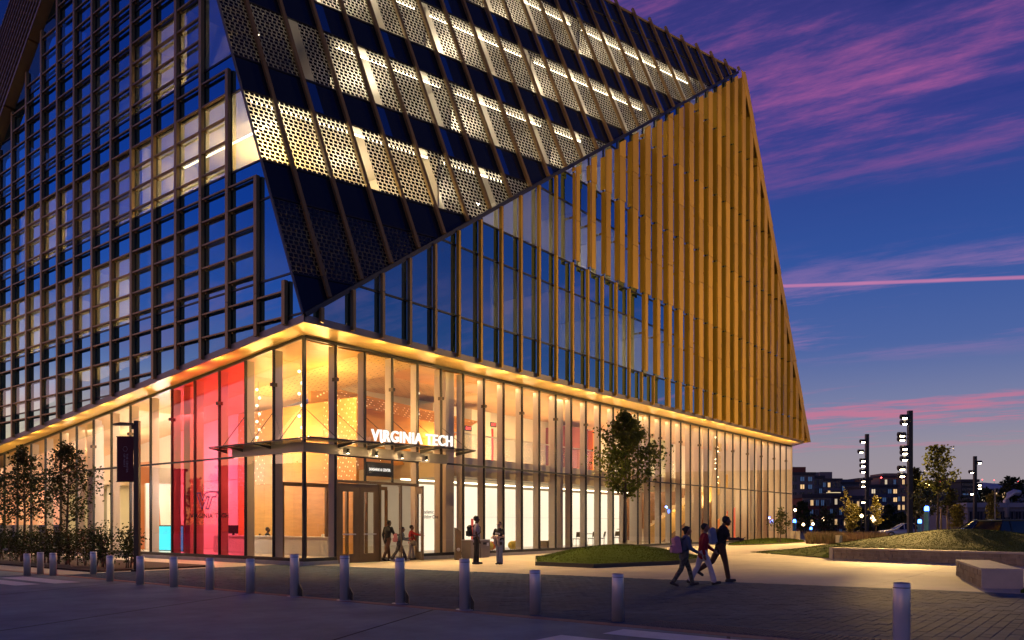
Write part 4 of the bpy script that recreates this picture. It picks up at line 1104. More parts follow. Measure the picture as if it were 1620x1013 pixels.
for px, lb, m1, m2 in ((776, 'olive yellow lounge stool with a red end between the two standing men', YEL, ORG), (814, 'yellow and orange lounge stool right of the man in the black shirt', YEL, ORG)):
    q = rv(px, 864, .9); t = thing('lounge_stool', lb, 'stool', (q.x, .95, .15), R(18))
    for i, m in enumerate((m1, m2)):
        mb = MB().lathe([(.001, -.24), (.14, -.22), (.20, -.14), (.21, 0), (.20, .14), (.14, .22), (.001, .24)], 16)
        o = mb.build('cushion', m, t, (i * .36 - .15, 0, .27)); o.rotation_euler = (0, R(90), 0)
    for sx in (-.2, .1, .35): MB().tube([(sx, -.1, .09), (sx, -.1, 0)], .015, 6).tube([(sx, .1, .09), (sx, .1, 0)], .015, 6).build('leg', BLACKM, t)
q = rv(868, 868, 1.3); t = thing('lounge_bench', 'low brown upholstered bench behind the glass left of a column', 'bench', (q.x, 1.3, .15))
MB().box((-.6, -.3, .06), (.6, .3, .42)).build('seat', mat('brown fabric', (.22, .14, .09), .8), t); MB().box((-.55, -.25, 0), (.55, .25, .06)).build('base', BLACKM, t)
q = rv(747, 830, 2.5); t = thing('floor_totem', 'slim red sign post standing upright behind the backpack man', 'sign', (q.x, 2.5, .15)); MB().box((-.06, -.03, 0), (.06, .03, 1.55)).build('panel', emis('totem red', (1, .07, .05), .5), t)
q = rv(779, 700, 3.5); t = thing('floor_totem', 'slim dark red sign post on the upper floor below an exit sign', 'sign', (q.x, 3.5, 4.4)); MB().box((-.05, -.03, 0), (.05, .03, 2.0)).build('panel', REDW, t)
# ---------------------------------------------------------------- street furniture
POLE = mat('pole black', (.02, .02, .022), .4, metal=.3)
HEADL = emis('flood lens', (1, .80, .50), 40)
def bollard():
    t = thing('bollard', 'x', 'bollard', (0, 0, 0), 0, 'steel bollards along the kerb')
    MB().lathe([(.001, 0), (.088, 0), (.088, .985), (.080, 1.0), (.07, .985), (.001, .98)], 24).build('post', STEEL, t)
    MB().lathe([(.088, .93), (.0895, .93), (.0895, .94), (.088, .94)], 24).build('ring', BLACKM, t)
    return t
def flange(t, k):
    MB().lathe([(.001, 0), (.15, 0), (.15, .012), (.09, .014)], 24).build('base_plate', STEEL, t)
    MB().box((.10, -.05, 0), (.16, .05, .16)).prism([(.10, -.05, .16), (.16, -.05, .16), (.10, -.05, .30)], (0, .1, 0)).build('hinge_box', BLACKM, t).rotation_euler = (0, 0, R(-50) - t.rotation_euler.z)
bol = []
specs = [(1426, 1040, 922, 'nearest large steel bollard at the lower right, cut by the picture edge', 0),
 (977, 983, 908, 'steel bollard standing below the small tree mound', 0), (847, 972, 902, 'steel bollard between the mound corner and the hinged bollards', 0),
 (735, 965, 884, 'hinged steel bollard below the man with the backpack', 1), (633, 955, 883, 'hinged steel bollard in front of the open entrance doors', 1),
 (545, 950, 879, 'hinged steel bollard in front of the closed left door', 1), (466, 944, 877, 'hinged steel bollard in front of the glass corner', 1),
 (396, 938, 884, 'steel bollard in front of the yellow lit bay left of the corner', 0), (332, 933, 883, 'steel bollard below the lavender glass logo', 0),
 (275, 929, 881, 'steel bollard below the turquoise screen', 0), (222, 925, 880, 'steel bollard right beside the banner lamp post', 0), (174, 920, 879, 'steel bollard just left of the lone shrub and lamp post', 0),
 (148, 909, 873, 'steel bollard near the right end of the hedge', 0), (84, 911, 875, 'steel bollard before the hedge, under the second left tree', 0), (64, 909, 874, 'middle steel bollard of the three at the far left', 0), (43, 911, 876, 'leftmost steel bollard by the crosswalk', 0)]
proto = None
for px, yb, yt, lb, fl in specs:
    p = ground(px, yb); d = (Vector((p.x, p.y)) - Vector((CAM.x, CAM.y))).dot(FW); hgt = (yb - yt) / FPX * d
    if proto is None: t = proto = bollard(); t.location = (p.x, p.y, 0)
    else: t = copy_tree(proto, (p.x, p.y, 0))
    t['label'] = lb; t.scale = (1, 1, hgt); t.rotation_euler = (R(random.uniform(-.5, .5)), R(random.uniform(-.5, .5)), random.uniform(0, 6))
    for ch in t.children:
        pass
    if fl: flange(t, 1)
# banner lamp post
p = ground(217, 904)
t = thing('lamp_post', 'black lamp post with a maroon banner beside the lone shrub', 'street lamp', (p.x, p.y, 0), R(-52.1))
MB().box((-.075, -.075, 0), (.075, .075, 4.6)).build('post', POLE, t)
MB().box((-.13, -.13, 0), (.13, .13, .05)).build('base', POLE, t)
MB().box((-.16, -.05, 4.34), (-.05, .05, 4.46)).prism([(-.72, -.14, 4.46), (-.05, -.14, 4.46), (-.05, -.14, 4.52), (-.45, -.14, 4.54), (-.66, -.14, 4.50)], (0, .28, 0)).build('lamp_head', POLE, t)
MB().tube([(-.03, 0, 4.12), (-.64, 0, 4.12)], .012, 6).tube([(-.03, 0, 2.74), (-.64, 0, 2.74)], .012, 6).build('banner_arm', POLE, t)
mb = MB()
for k in range(8):
    z0, z1 = 2.75 + k * .17, 2.75 + (k + 1) * .17
    e = lambda z: -.09 + .03 * math.sin((z - 2.75) * 2.3) * (-1)
    for x0, x1 in ((-.62, -.35), (-.35, None)):
        a0, a1 = (e(z0), e(z1)) if x1 is None else (x1, x1)
        mb.face([(x0, -.004, z0), (a0, -.004, z0), (a1, -.004, z1), (x0, -.004, z1)]); mb.face([(x0, .004, z1), (a1, .004, z1), (a0, .004, z0), (x0, .004, z0)])
mb.build('banner', mat('maroon banner', (.085, .012, .016), .75, var=.12), t)
for i, s in enumerate(('THE CENTER', 'OF NEXT')):
    place_text('lettering', text_mesh(s, .58 if i == 0 else .42, .055, 0, .01), mat('banner text', (.34, .27, .30), .7), (-.33 - i * .085, -.008, 3.60), (0, 0, -1), t, (1, 0, 0))
mb = MB(); pts_ = [(-.36 + .07 * math.cos(a * math.pi / 3), -.008, 3.74 + .08 * math.sin(a * math.pi / 3)) for a in range(7)]
mb.tube(pts_, .006, 5); mb.build('emblem', MATS['banner text'], t)
# tall poles with clusters of floodlights
def flood(loc, aim, e, spot=70, r=.12): return lamp('SPOT', loc, e, (1, .60, .19), r, aim=aim, spot=R(spot), blend=.6, name='floodlight')
def light_pole(px, ytop, base, label, heads):
    d = 65.0 if base[1] < -20 else (Vector((base[0], base[1])) - Vector((CAM.x, CAM.y))).dot(FW)
    H = 1.45 + (PY0 - ytop) / FPX * d; m = d / FPX                # metres per photo pixel at this distance
    t = thing('light_pole', label, 'street lamp', (base[0], base[1], 0), math.atan2(RX.y, RX.x), 'tall floodlight poles')
    w_ = .17
    MB().box((-w_, -w_, 0), (w_, w_, H)).build('pole', POLE, t); MB().box((-w_ - .05, -w_ - .05, 0), (w_ + .05, w_ + .05, .3)).build('base', POLE, t)
    for dx, y, side in heads:
        z = 1.45 + (PY0 - y) / FPX * d
        sx = -1 if dx < 0 else 1
        h = MB(); cx_ = sx * (w_ + .32 + (.22 if abs(dx) > 6 else 0))
        h.tube([(cx_ - .30, -.05, z + .12), (cx_ + .30, -.05, z + .12)], [.20, .20], 12)
        h.tube([(cx_ - .30, -.05, z + .12), (cx_ - .30, -.20, z - .10), ], .06, 6)
        hd = h.build('lamp_head', POLE, t)
        MB().box((sx * w_ * .9 if sx > 0 else cx_, -.03, z + .1), (cx_ if sx > 0 else -w_ * .9, .03, z + .15)).build('arm', POLE, t)
        MB().prism([(cx_ - .19, -.24, z - .0), (cx_ + .19, -.24, z - .0), (cx_ + .15, -.17, z - .08), (cx_ - .15, -.17, z - .08)], (0, .02, -.012)).build('lens', HEADL, hd)
    return t, H
l1, H1 = light_pole(1372, 687, (75.3, .2), 'tall light pole nearest the glass building end', ((-3, 700, 0), (-8, 716, 0), (-3, 730, 0), (-3, 738, 0), (-3, 747, 0), (-6, 762, 0), (-6, 770, 0), (-2, 795, 0)))
l2, H2 = light_pole(1433, 650, (54.0, -8.4), 'tallest light pole in the middle, with eight warm floodlights', ((-3, 662, 0), (-3, 671, 0), (-9, 690, 0), (-9, 697, 0), (-3, 711, 0), (-3, 718, 0), (-3, 728, 0), (-9, 743, 0), (-8, 754, 0)))
l3, H3 = light_pole(1516, 722, (98, -7.0), 'shortest looking light pole, behind the tall thin tree', ((4, 733, 0), (-6, 748, 0), (4, 768, 0), (4, 773, 0), (-5, 782, 0)))
l4, H4 = light_pole(1433, 650, (40.4, -39.4), 'added tall light pole, unseen beyond the right picture edge', ((-3, 690, 0), (-3, 700, 0), (-3, 711, 0)))  # unseen pole, added to light the gold wall evenly
light_pole(1433, 650, (-34.4, -37), 'added tall light pole, unseen behind the viewpoint on the left', ((3, 690, 0), (3, 700, 0)))  # unseen pole, added to warm the sides of the gold plates
flood((53.2, -8.8, 10.2), (25.5, -11.8, 0), 105000, 18); flood((53.2, -8.8, 9.6), (32, -14.5, 0), 62000, 26); flood((53.2, -8.8, 8.8), (42, -8, 0), 16000, 44)
flood((40, -39, 10.0), (24, -1.6, 19), 34000, 58); flood((40, -39, 10.4), (40, -1.6, 17), 21000, 52); flood((53.2, -8.8, 9.4), (8.5, -18.4, .4), 26000, 6); flood((53.2, -8.8, 9), (11.5, -6.1, 3.9), 13000, 7); flood((-34, -36.6, 10.4), (33, -1.6, 20), 38000, 26); flood((-34, -36.6, 10.0), (18, -1.6, 17), 5000, 22); flood((53.2, -8.8, 8.6), (45, -3, 0), 6000, 70)  # beams of the two added poles, mixed with some of the middle pole
flood((74.5, 0, 10), (52, -3, 0), 14000, 60); flood((74.5, .0, 9), (66, -8, 0), 8000, 90)
for px, y0, y1, base, lb in ((1327, 848, 868, None, 'square stone post on the plaza beside the low wall end'), (1254, 841, 857, None, 'left square stone post of two by the building end'), (1262, 841, 857, None, 'right square stone post of two by the building end')):
    p = ground(px, y1); d = (Vector((p.x, p.y)) - Vector((CAM.x, CAM.y))).dot(FW); h = (y1 - y0) / FPX * d
    t = thing('stone_post', lb, 'bollard', (p.x, p.y, 0), R(-20), 'square stone posts'); MB().box((-.13, -.13, 0), (.13, .13, h)).build('post', CONC, t); MB().box((-.14, -.14, h), (.14, .14, h + .03)).build('cap', CONC, t)
# low block wall and stone bench
BLOCK = mat('wall block', (.34, .27, .18), .8, var=.18, scale=5, bump=.3, bscale=50, perobj=.14); COPE = mat('coping', (.52, .45, .34), .7, var=.1, scale=3)
wall = thing('block_wall', 'low stone block wall with pale coping holding the lawn rise', 'wall', (W0.x, W0.y, 0), math.atan2(wd.y, wd.x))
Lw = (W1 - W0).length
MB().box((.16, .03, -.02), (Lw, .26, .40)).build('core', CONC, wall)
MB().box((0, -.06, -.02), (.16, .30, .47)).build('end_pier', COPE, wall)
k = 0; x = .16
while x < Lw: MB().box((x + .004, -.07, .40), (min(x + 1.3, Lw) - .004, .32, .47)).build('coping', COPE, wall); x += 1.3
bme = {}
cnt = 0
rest = MB()
for c in range(3):
    x = .165; r_ = random.Random(c)
    while x < Lw - .1:
        wv = r_.choice((.15, .22, .22, .30)); 
        y1 = .0 + r_.uniform(-.012, .014)
        z0 = .005 + c * .13
        for dest in (0,):
            MB().box((x + .006, y1 - .02, z0 + .005), (x + wv - .006, .03, z0 + .125)).build('block', BLOCK, wall)
        x += wv
# W direction runs away from the camera's left, so the visible face is +Y local
b0, b1, b2 = ground(1512, 911), ground(1553, 931), ground(1605, 933.5)
bd = (Vector((b0.x, b0.y)) - Vector((b1.x, b1.y))); Lb = bd.length; bd = bd.normalized()
ben = thing('stone_bench', 'long stone block bench with a smooth pale top and end', 'bench', (b1.x, b1.y, 0), math.atan2(bd.y, bd.x))
Wb = .80
MB().box((.0, -Wb, -.02), (.06, .0, .425)).build('end_slab', COPE, ben)
MB().box((.06, -Wb + .04, -.02), (Lb, -.04, .40)).build('core', CONC, ben)
for k in range(3): MB().box((.06 + k * (Lb - .06) / 3 + .003, -Wb, .40), (.06 + (k + 1) * (Lb - .06) / 3 - .003, .005, .45)).build('top_slab', COPE, ben)
for c in range(3):
    x = .065; r_ = random.Random(10 + c)
    while x < Lb - .05:
        wv = r_.choice((.2, .3, .3, .4)); MB().box((x + .005, -.04, .005 + c * .13 + .004), (min(x + wv, Lb) - .005, -.012 + r_.uniform(-.008, .008), .005 + c * .13 + .126)).build('block', BLOCK, ben); x += wv
# blue emergency phones
BLUE = emis('blue beacon', (.05, .18, 1), 14)
def phone(px, yb, yt, Y, label, sc=1):
    p = at(px, yb, Y); h = (yb - yt) / FPX * Y
    t = thing('emergency_phone', label, 'emergency phone', (p.x, p.y, p.z), 0, 'blue light emergency phones')
    MB().box((-.15, -.15, 0), (.15, .15, h - .35)).build('column', mat('phone blue', (.05, .25, .38), .5), t)
    MB().lathe([(.001, h - .35), (.16, h - .35), (.16, h - .1), (.10, h), (.001, h)], 12).build('beacon', BLUE, t)
    MB().box((-.10, -.16, h * .5), (.10, -.15, h * .72)).build('panel', mat('phone plate', (.4, .5, .55), .5), t)
    lamp('POINT', p + Vector((0, -.3, h + .2)), 30, (.1, .25, 1), .1, name='beacon_lamp')
phone(1466, 846, 801, 60, 'blue emergency phone column among the trees by the tallest pole'); phone(1257, 850, 822, 90, 'blue emergency phone glowing right at the building end'); phone(1283, 852, 834, 110, 'distant blue emergency phone between path lamps'); phone(1455, 848, 822, 75, 'smaller blue emergency phone beside the tallest pole')
# small path lamps far off
for i, (px, y, yb, Y, lb) in enumerate(((1303, 821, 846, 95, 'path lamp with a warm globe left of the yellow lit tree'), (1258, 807, 842, 120, 'path lamp at the building end above the blue phone'), (1363, 816, 846, 105, 'path lamp between the yellow tree and the nearest pole'), (1271, 830, 848, 120, 'path lamp just right of the building end'), (1286, 829, 848, 125, 'path lamp above the distant blue phone'), (1380, 819, 846, 90, 'path lamp just right of the nearest pole'), (1383, 823, 846, 80, 'lower path lamp just right of the nearest pole'))):
    p = at(px, yb, Y); h = (yb - y) / FPX * Y
    t = thing('path_lamp', lb, 'street lamp', (p.x, p.y, p.z), 0, 'small path lamps')
    MB().tube([(0, 0, 0), (0, 0, h)], .05, 6).build('post', POLE, t); MB().lathe([(.001, h - .22), (.16, h - .15), (.20, h), (.1, h + .16), (.001, h + .2)], 10).build('globe', emis('path globe', (1, .68, .34), 16) if 'path globe' not in MATS else MATS['path globe'], t)
p = at(1574, 846, 44); t = thing('sign_post', 'thin bare steel post standing before the parked cars', 'post', (p.x, p.y, 0)); MB().box((-.04, -.03, 0), (.04, .03, 3.4)).build('post', mat('post grey', (.2, .2, .2), .5), t); MB().box((-.05, -.04, 0), (.05, .04, .2)).build('sleeve', STEEL, t)
# steam vent pipe on the far roof
p = at(1592, 803, 120); t = thing('vent_pipe', 'curved silver vent pipe above the low roof at far right', 'pipe', tuple(p))
MB().tube([(0, 0, -1.5), (0, 0, 1.0), (RX.x * .4, RX.y * .4, 1.9), (RX.x * 1.2, RX.y * 1.2, 2.3), (RX.x * 2.0, RX.y * 2.0, 2.15)], .42, 14).build('pipe', STEEL, t)
# ---------------------------------------------------------------- people
def sphere(mb, c, r, n=10, sc=(1, 1, 1)):
    k = 7; mb.lathe([(r * math.sin(math.pi * i / k) + 1e-4, -r * math.cos(math.pi * i / k) * sc[2]) for i in range(k + 1)], n, tuple(c), sc=(sc[0], sc[1]))
def limb(mb, pts, rad):
    for i in range(len(pts) - 1):
        mb.tube([pts[i], pts[i + 1]], [rad[i], rad[i + 1]], 12)
    for p, r in zip(pts, rad): sphere(mb, p, r)
def fuse(mb, name, m, parent, vox=.013):
    me = mb.mesh(name, m); o = bpy.data.objects.new(name, me); COL.objects.link(o)
    md = o.modifiers.new('r', 'REMESH'); md.mode = 'VOXEL'; md.voxel_size = vox; md.use_smooth_shade = True
    s = o.modifiers.new('s', 'SMOOTH'); s.iterations = 4; s.factor = .5
    bpy.context.view_layer.update()
    me2 = bpy.data.meshes.new_from_object(o.evaluated_get(bpy.context.evaluated_depsgraph_get()))
    bpy.data.objects.remove(o)
    me2.materials.clear(); me2.materials.append(m)
    return link(name, me2, parent)
def rotv(v, a):  # pitch in the sagittal plane: positive swings down-pointing vectors forward
    return Vector((v.x * math.cos(a) - v.z * math.sin(a), v.y, v.x * math.sin(a) + v.z * math.cos(a)))
def person(label, pos, rz, H, pose, skin, top, trousers, shoe, hair, sleeve='short', longhair=False, grp=None, topname='shirt'):
    k = H / 1.76
    t = thing('person', label, 'person', pos, rz, grp)
    lean = R(pose.get('lean', 2)); dn = Vector((0, 0, -1)); up = rotv(Vector((0, 0, 1)), -lean)
    fw = rotv(Vector((1, 0, 0)), -lean)
    legs = {}
    for s, nm in ((1, 'L'), (-1, 'R')):
        hip = Vector((0, s * .088, 0)); a = R(pose.get('hip' + nm, 0)); kb = R(pose.get('knee' + nm, 3))
        knee = hip + rotv(dn, a) * .43; ank = knee + rotv(dn, a - kb) * .41; fa = R(pose.get('foot' + nm, 0)) + (a - kb) * (.6 if pose.get('sit') is None else 0)
        fd = rotv(Vector((1, 0, 0)), fa)
        toe = ank + fd * .155 + rotv(dn, fa) * .055; heel = ank - fd * .045 + rotv(dn, fa) * .05
        legs[nm] = (hip, knee, ank, toe, heel)
    low = min(min(p[3].z, p[4].z) for p in legs.values()) - .028
    off = Vector((0, 0, pose.get('pelvis', -low)))
    def T(p): return (p + off) * k
    sh = {}
    chest = up * .33; neck = up * .50; head = neck + rotv(Vector((.025, 0, .165)), -lean * .5 - R(pose.get('nod', 0)))
    tw = R(pose.get('twist', 0))
    for s, nm in ((1, 'L'), (-1, 'R')):
        s0 = up * .455 + Vector((s * math.sin(tw) * -.18, s * .182 * math.cos(tw), 0)); a = R(pose.get('arm' + nm, 5)); e = R(pose.get('elb' + nm, 12)); ab = R(pose.get('abd' + nm, 6))
        d1 = rotv(dn, a); d1 = (d1 + Vector((0, s * math.tan(ab), 0))).normalized(); el = s0 + d1 * .285
        d2 = rotv(dn, a + e); inn = pose.get('in' + nm, 0); d2 = (d2 + Vector((0, -s * inn, 0))).normalized(); wr = el + d2 * .25
        sh[nm] = (s0, el, wr, d2)
    r = lambda *x: [q * k for q in x]
    body = MB()
    limb(body, [T(Vector((0, 0, -.02))), T(up * .16), T(chest), T(up * .44)], r(.115, .11, .125, .10))
    limb(body, [T(up * .46), T(neck + up * .05)], r(.058, .052))
    hc = T(head)
    sphere(body, hc + Vector((-.008, 0, .015)) * k, .083 * k, 12, (1.12, .92, 1.28)); sphere(body, hc + Vector((.02, 0, -.055)) * k, .060 * k, 10, (1.0, .9, 1.05))
    body.tube([hc + Vector((.085, 0, .012)) * k, hc + Vector((.108, 0, -.025)) * k], r(.011, .016), 8)                 # nose
    for s in (1, -1): sphere(body, hc + Vector((-.005, s * .078, -.005)) * k, .026 * k, 8, (.8, .4, 1.2))       # ears
    for nm in 'LR':
        hip, knee, ank, toe, heel = legs[nm]; limb(body, [T(hip), T(knee), T((knee + ank) * .5 + Vector((-.012, 0, .03))), T(ank)], r(.082, .052, .052, .036))
        limb(body, [T(ank), T(heel)], r(.036, .034)); limb(body, [T(heel), T(toe)], r(.034, .028))
        s0, el, wr, d2 = sh[nm]; limb(body, [T(s0), T(el), T(wr)], r(.050, .038, .026))
        sgn = 1 if nm == 'L' else -1
        side = d2.cross(Vector((0, 1, 0)) * sgn).normalized() if abs(d2.y) < .9 else Vector((1, 0, 0))
        palm = wr + d2 * .085; limb(body, [T(wr), T(wr + d2 * .04), T(palm)], r(.024, .032, .030))
        curl = (Vector((0, -sgn, 0)) * .5 + d2 * .7).normalized()
        for q in range(4):
            b = palm + side * (.024 - .016 * q); ln = (.075, .085, .08, .062)[q]
            body.tube([T(b - d2 * .01), T(b + d2 * ln * .5), T(b + d2 * ln * .5 + curl * ln * .5)], r(.0105, .010, .008), 6)
        body.tube([T(wr + d2 * .03 + side * .025), T(wr + d2 * .06 + side * .055), T(wr + d2 * .09 + side * .06)], r(.013, .012, .009), 6)
    fuse(body, 'body', skin, t, .0115)
    hm = MB(); sphere(hm, hc + Vector((-.034, 0, .030)) * k, .083 * k, 12, (1.08, 1.0, 1.25)); sphere(hm, hc + Vector((.012, 0, .078)) * k, .060 * k, 10, (1.1, 1.0, .6))
    cut = MB()
    if longhair: sphere(hm, hc + Vector((-.115, 0, .03)) * k, .048 * k, 10); sphere(hm, hc + Vector((-.07, 0, -.05)) * k, .055 * k, 10, (.8, 1.1, 1.4))
    ho = fuse(hm, 'hair', hair, t, .014)
    ho.location = Vector((-.014, 0, .016)) * k
    for s in (1, -1): e_ = MB(); sphere(e_, hc + Vector((.083, s * .032, .012)) * k, .0095 * k, 8); e_.build('eye', mat('eye dark', (.02, .015, .012), .3), t)
    m_ = MB(); sphere(m_, hc + Vector((.072, 0, -.062)) * k, .016 * k, 8, (.5, 1.4, .35)); m_.build('mouth', mat('lips', (.25, .08, .07), .5), t)
    # clothes follow the same skeleton, a little wider
    cl = MB()
    limb(cl, [T(up * -.06), T(up * .14), T(chest), T(up * .43)], r(.138, .130, .142, .118))
    sphere(cl, T(chest), .14 * k, 14, (.92, 1.28, 1.1)); sphere(cl, T(up * .43), .085 * k, 12, (1, 1.9, .7)); sphere(cl, T(up * .05), .135 * k, 12, (.95, 1.15, .9))
    for nm in 'LR':
        s0, el, wr, d2 = sh[nm]
        if sleeve == 'short': limb(cl, [T(s0), T(s0.lerp(el, .62))], r(.066, .062))
        else: limb(cl, [T(s0), T(el), T(el.lerp(wr, .9))], r(.066, .055, .043))
    fuse(cl, topname, top, t, .014)
    tr = MB(); sphere(tr, T(Vector((-.01, 0, -.01))), .128 * k, 12, (1, 1.2, .95))
    for nm in 'LR':
        hip, knee, ank, toe, heel = legs[nm]; limb(tr, [T(hip), T(hip.lerp(knee, .5)), T(knee), T(knee.lerp(ank, .92))], r(.100, .088, .070, pose.get('cuff', .060)))
    fuse(tr, 'trousers', trousers, t, .014)
    for nm in 'LR':
        hip, knee, ank, toe, heel = legs[nm]; s_ = MB(); limb(s_, [T(ank + Vector((0, 0, .005))), T(heel)], r(.050, .046)); limb(s_, [T(heel), T(toe)], r(.046, .038)); fuse(s_, 'shoe', shoe, t, .012)
    t['_k'] = k
    return t, T, sh, up, hc
SK_D = mat('dark brown skin', (.075, .035, .022), .5); SK_M = mat('brown skin', (.22, .11, .065), .5); SK_L = mat('light skin', (.48, .28, .19), .5)
HB = mat('black hair', (.010, .008, .008), .6); HBR = mat('brown hair', (.06, .035, .02), .6)
cloth = lambda n, c, v=.12, s=9: mat(n, c, .85, var=v, scale=s)
face_r = math.atan2(RX.y, RX.x)
def gp(px, py): p = ground(px, py); return (p.x, p.y, 0.0)
def ht(px, yb, yt): p = ground(px, yb); d = (Vector((p.x, p.y)) - Vector((CAM.x, CAM.y))).dot(FW); return (yb - yt) / FPX * d
def backpack(label, P_, T, up, k, m, size=1.0, dx=-.24, straps=True):
    """A pack worn on the back of the person P_."""
    t = thing('backpack', label, 'backpack', P_.location, P_.rotation_euler.z)
    b = MB(); c = T(up * .25) + Vector((dx, 0, 0)) * k
    q_ = .82 * size * k; b.obox(c, (.985, 0, .17), (0, 1, 0), (-.17, 0, .985), .085 * q_, .145 * q_, .20 * q_); sphere(b, c + Vector((0, 0, .17)) * q_, .13 * q_, 14, (.7, 1.05, .62)); b.obox(c + Vector((-.10, 0, -.09)) * q_, (1, 0, 0), (0, 1, 0), (0, 0, 1), .05 * q_, .11 * q_, .10 * q_)
    fuse(b, 'bag', m, t, .016)
    p_ = MB(); p_.obox(c + Vector((-.152, 0, -.02)) * q_, (1, 0, 0), (0, 1, 0), (0, 0, 1), .006 * q_, .10 * q_, .008 * q_); p_.build('zip', mat('pack strap', (.02, .02, .022), .7), t)
    for s in (1, -1):
        MB().tube([T(up * .42) + Vector((-.13, s * .10, -.01)) * k, T(up * .49) + Vector((-.01, s * .12, .015)) * k, T(up * .40) + Vector((.13, s * .12, 0)) * k, T(up * .22) + Vector((.14, s * .13, 0)) * k, T(up * .10) + Vector((-.02, s * .17, 0)) * k, c + Vector((.05, s * .12, -.15)) * k], .016 * k, 6).build('strap', mat('pack strap', (.02, .02, .022), .7), t)
    return t
X = {}
h = ht(754, 893, 815)
a, T, sh, up, hc = person('man with a black backpack, lavender grey shirt and black trousers, hands at his pockets', gp(754, 893), face_r + R(8), h, dict(lean=-1, hipL=4, hipR=-4, armL=-8, elbL=34, armR=-6, elbR=30, inR=.1, footL=0), SK_D, cloth('lavender shirt', (.30, .27, .36)), cloth('black trousers', (.014, .014, .016)), mat('dark shoe', (.03, .03, .035), .6), HB)
backpack('black backpack worn by the man standing in front of the bins', a, T, up, h / 1.76, cloth('black nylon', (.016, .018, .016)), 1.12)
h = ht(790, 893, 824)
a, T, sh, up, hc = person('man in a black printed shirt and pale jeans holding a beige jacket', gp(790, 893), face_r - R(120), h, dict(lean=0, hipL=2, hipR=-2, armL=18, elbL=62, inL=.35, armR=14, elbR=70, inR=.35, abdL=14, abdR=14, cuff=.075), SK_L, cloth('black shirt', (.014, .013, .014)), cloth('pale jeans', (.26, .29, .33)), mat('dark shoe', (.03, .03, .035), .6), HBR)
k = h / 1.76
for s in (1, -1): MB().tube([tuple(hc + Vector((.092, s * (.034 + .026 * math.cos(q)), .012 + .020 * math.sin(q))) * k) for q in [i * math.pi / 4 for i in range(9)]], .004 * k, 5).build('glasses', BLACKM, a)
pm = MB(); c = T(up * .30) + Vector((.140, 0, 0)) * k
for q, (yy, w_) in enumerate(((-.10, .05), (-.04, .04), (.02, .05), (.08, .04))): pm.obox(c + Vector((.012, -yy, .01 * q)) * k, (1, 0, 0), (0, 1, 0), (0, 0, 1), .012 * k, w_ * .4 * k, .03 * k)
pm.build('shirt_print', mat('white print', (.7, .7, .68), .7), a)
jk = thing('jacket', 'beige jacket folded over the arms of the man in black', 'jacket', a.location, a.rotation_euler.z)
mb = MB(); c = T(up * .14) + Vector((.26, .02, 0)) * k
limb(mb, [c + Vector((0, .12, .02)) * k, c + Vector((.02, -.02, .05)) * k, c + Vector((0, -.13, .0)) * k], [.06 * k, .07 * k, .06 * k]); limb(mb, [c + Vector((.02, .10, 0)) * k, c + Vector((.03, .11, -.22)) * k, c + Vector((0, .12, -.34)) * k], [.06 * k, .06 * k, .03 * k]); limb(mb, [c + Vector((.02, -.03, 0)) * k, c + Vector((.03, -.06, -.20)) * k, c + Vector((0, -.02, -.30)) * k], [.07 * k, .06 * k, .04 * k])
fuse(mb, 'cloth', cloth('beige cloth', (.42, .33, .29), .15), jk, .016)
bag = thing('cap', 'small black cap hanging from the hand of the man in black', 'cap', a.location, a.rotation_euler.z); mb = MB(); sphere(mb, c + Vector((-.02, .20, -.22)) * k, .07 * k, 12, (.7, 1, 1.1)); fuse(mb, 'crown', BLACKM, bag, .014)
# three people going in at the doors
h = ht(612, 887, 820)
person('tall person in black top and brown trousers walking in through the open door', gp(613, 887.5)[:2] + (0,), face_r + R(55), h, dict(lean=6, hipL=20, kneeL=12, hipR=-16, kneeR=14, armL=-18, elbL=30, armR=24, elbR=60, nod=12), SK_D, cloth('black top', (.012, .012, .013)), cloth('brown trousers', (.10, .045, .03)), mat('dark shoe', (.03, .03, .035), .6), HB, sleeve='long')
h = ht(630, 888, 830)
a, T, sh, up, hc = person('woman in grey denim jacket and dark patterned trousers entering the building', gp(632, 888.5), face_r + R(12), h, dict(lean=14, hipL=26, kneeL=8, hipR=-20, kneeR=16, armL=30, elbL=70, armR=20, elbR=60, cuff=.085), SK_M, cloth('grey denim', (.13, .14, .15)), cloth('patterned trousers', (.10, .085, .075), .9, 22), mat('white trainer', (.5, .5, .5), .6), HB, sleeve='long', longhair=True, topname='jacket')
backpack('pink backpack on the woman entering the building', a, T, up, h / 1.76, cloth('pink nylon', (.62, .22, .22)), 1.15)
h = ht(649, 885, 830)
a, T, sh, up, hc = person('person in red top and cream trousers reaching out for the open door', gp(650, 886), face_r + R(4), h, dict(lean=3, hipL=8, hipR=-6, armL=20, elbL=20, armR=66, elbR=14, cuff=.085), SK_M, cloth('red knit', (.50, .025, .03)), cloth('cream trousers', (.55, .48, .44)), mat('dark shoe', (.03, .03, .035), .6), HB, sleeve='long')
hb = thing('handbag', 'grey shoulder bag carried by the person in red at the door', 'bag', a.location, a.rotation_euler.z); mb = MB(); c = T(Vector((.14, -.24, -.10))); sphere(mb, c, .12, 12, (1.1, .5, 1.0)); fuse(mb, 'pouch', cloth('taupe bag', (.22, .18, .16)), hb, .015); MB().tube([c + Vector((-.08, 0, .08)), c + Vector((0, 0, .35)), c + Vector((.08, 0, .08))], .01, 6).build('strap', BLACKM, hb)
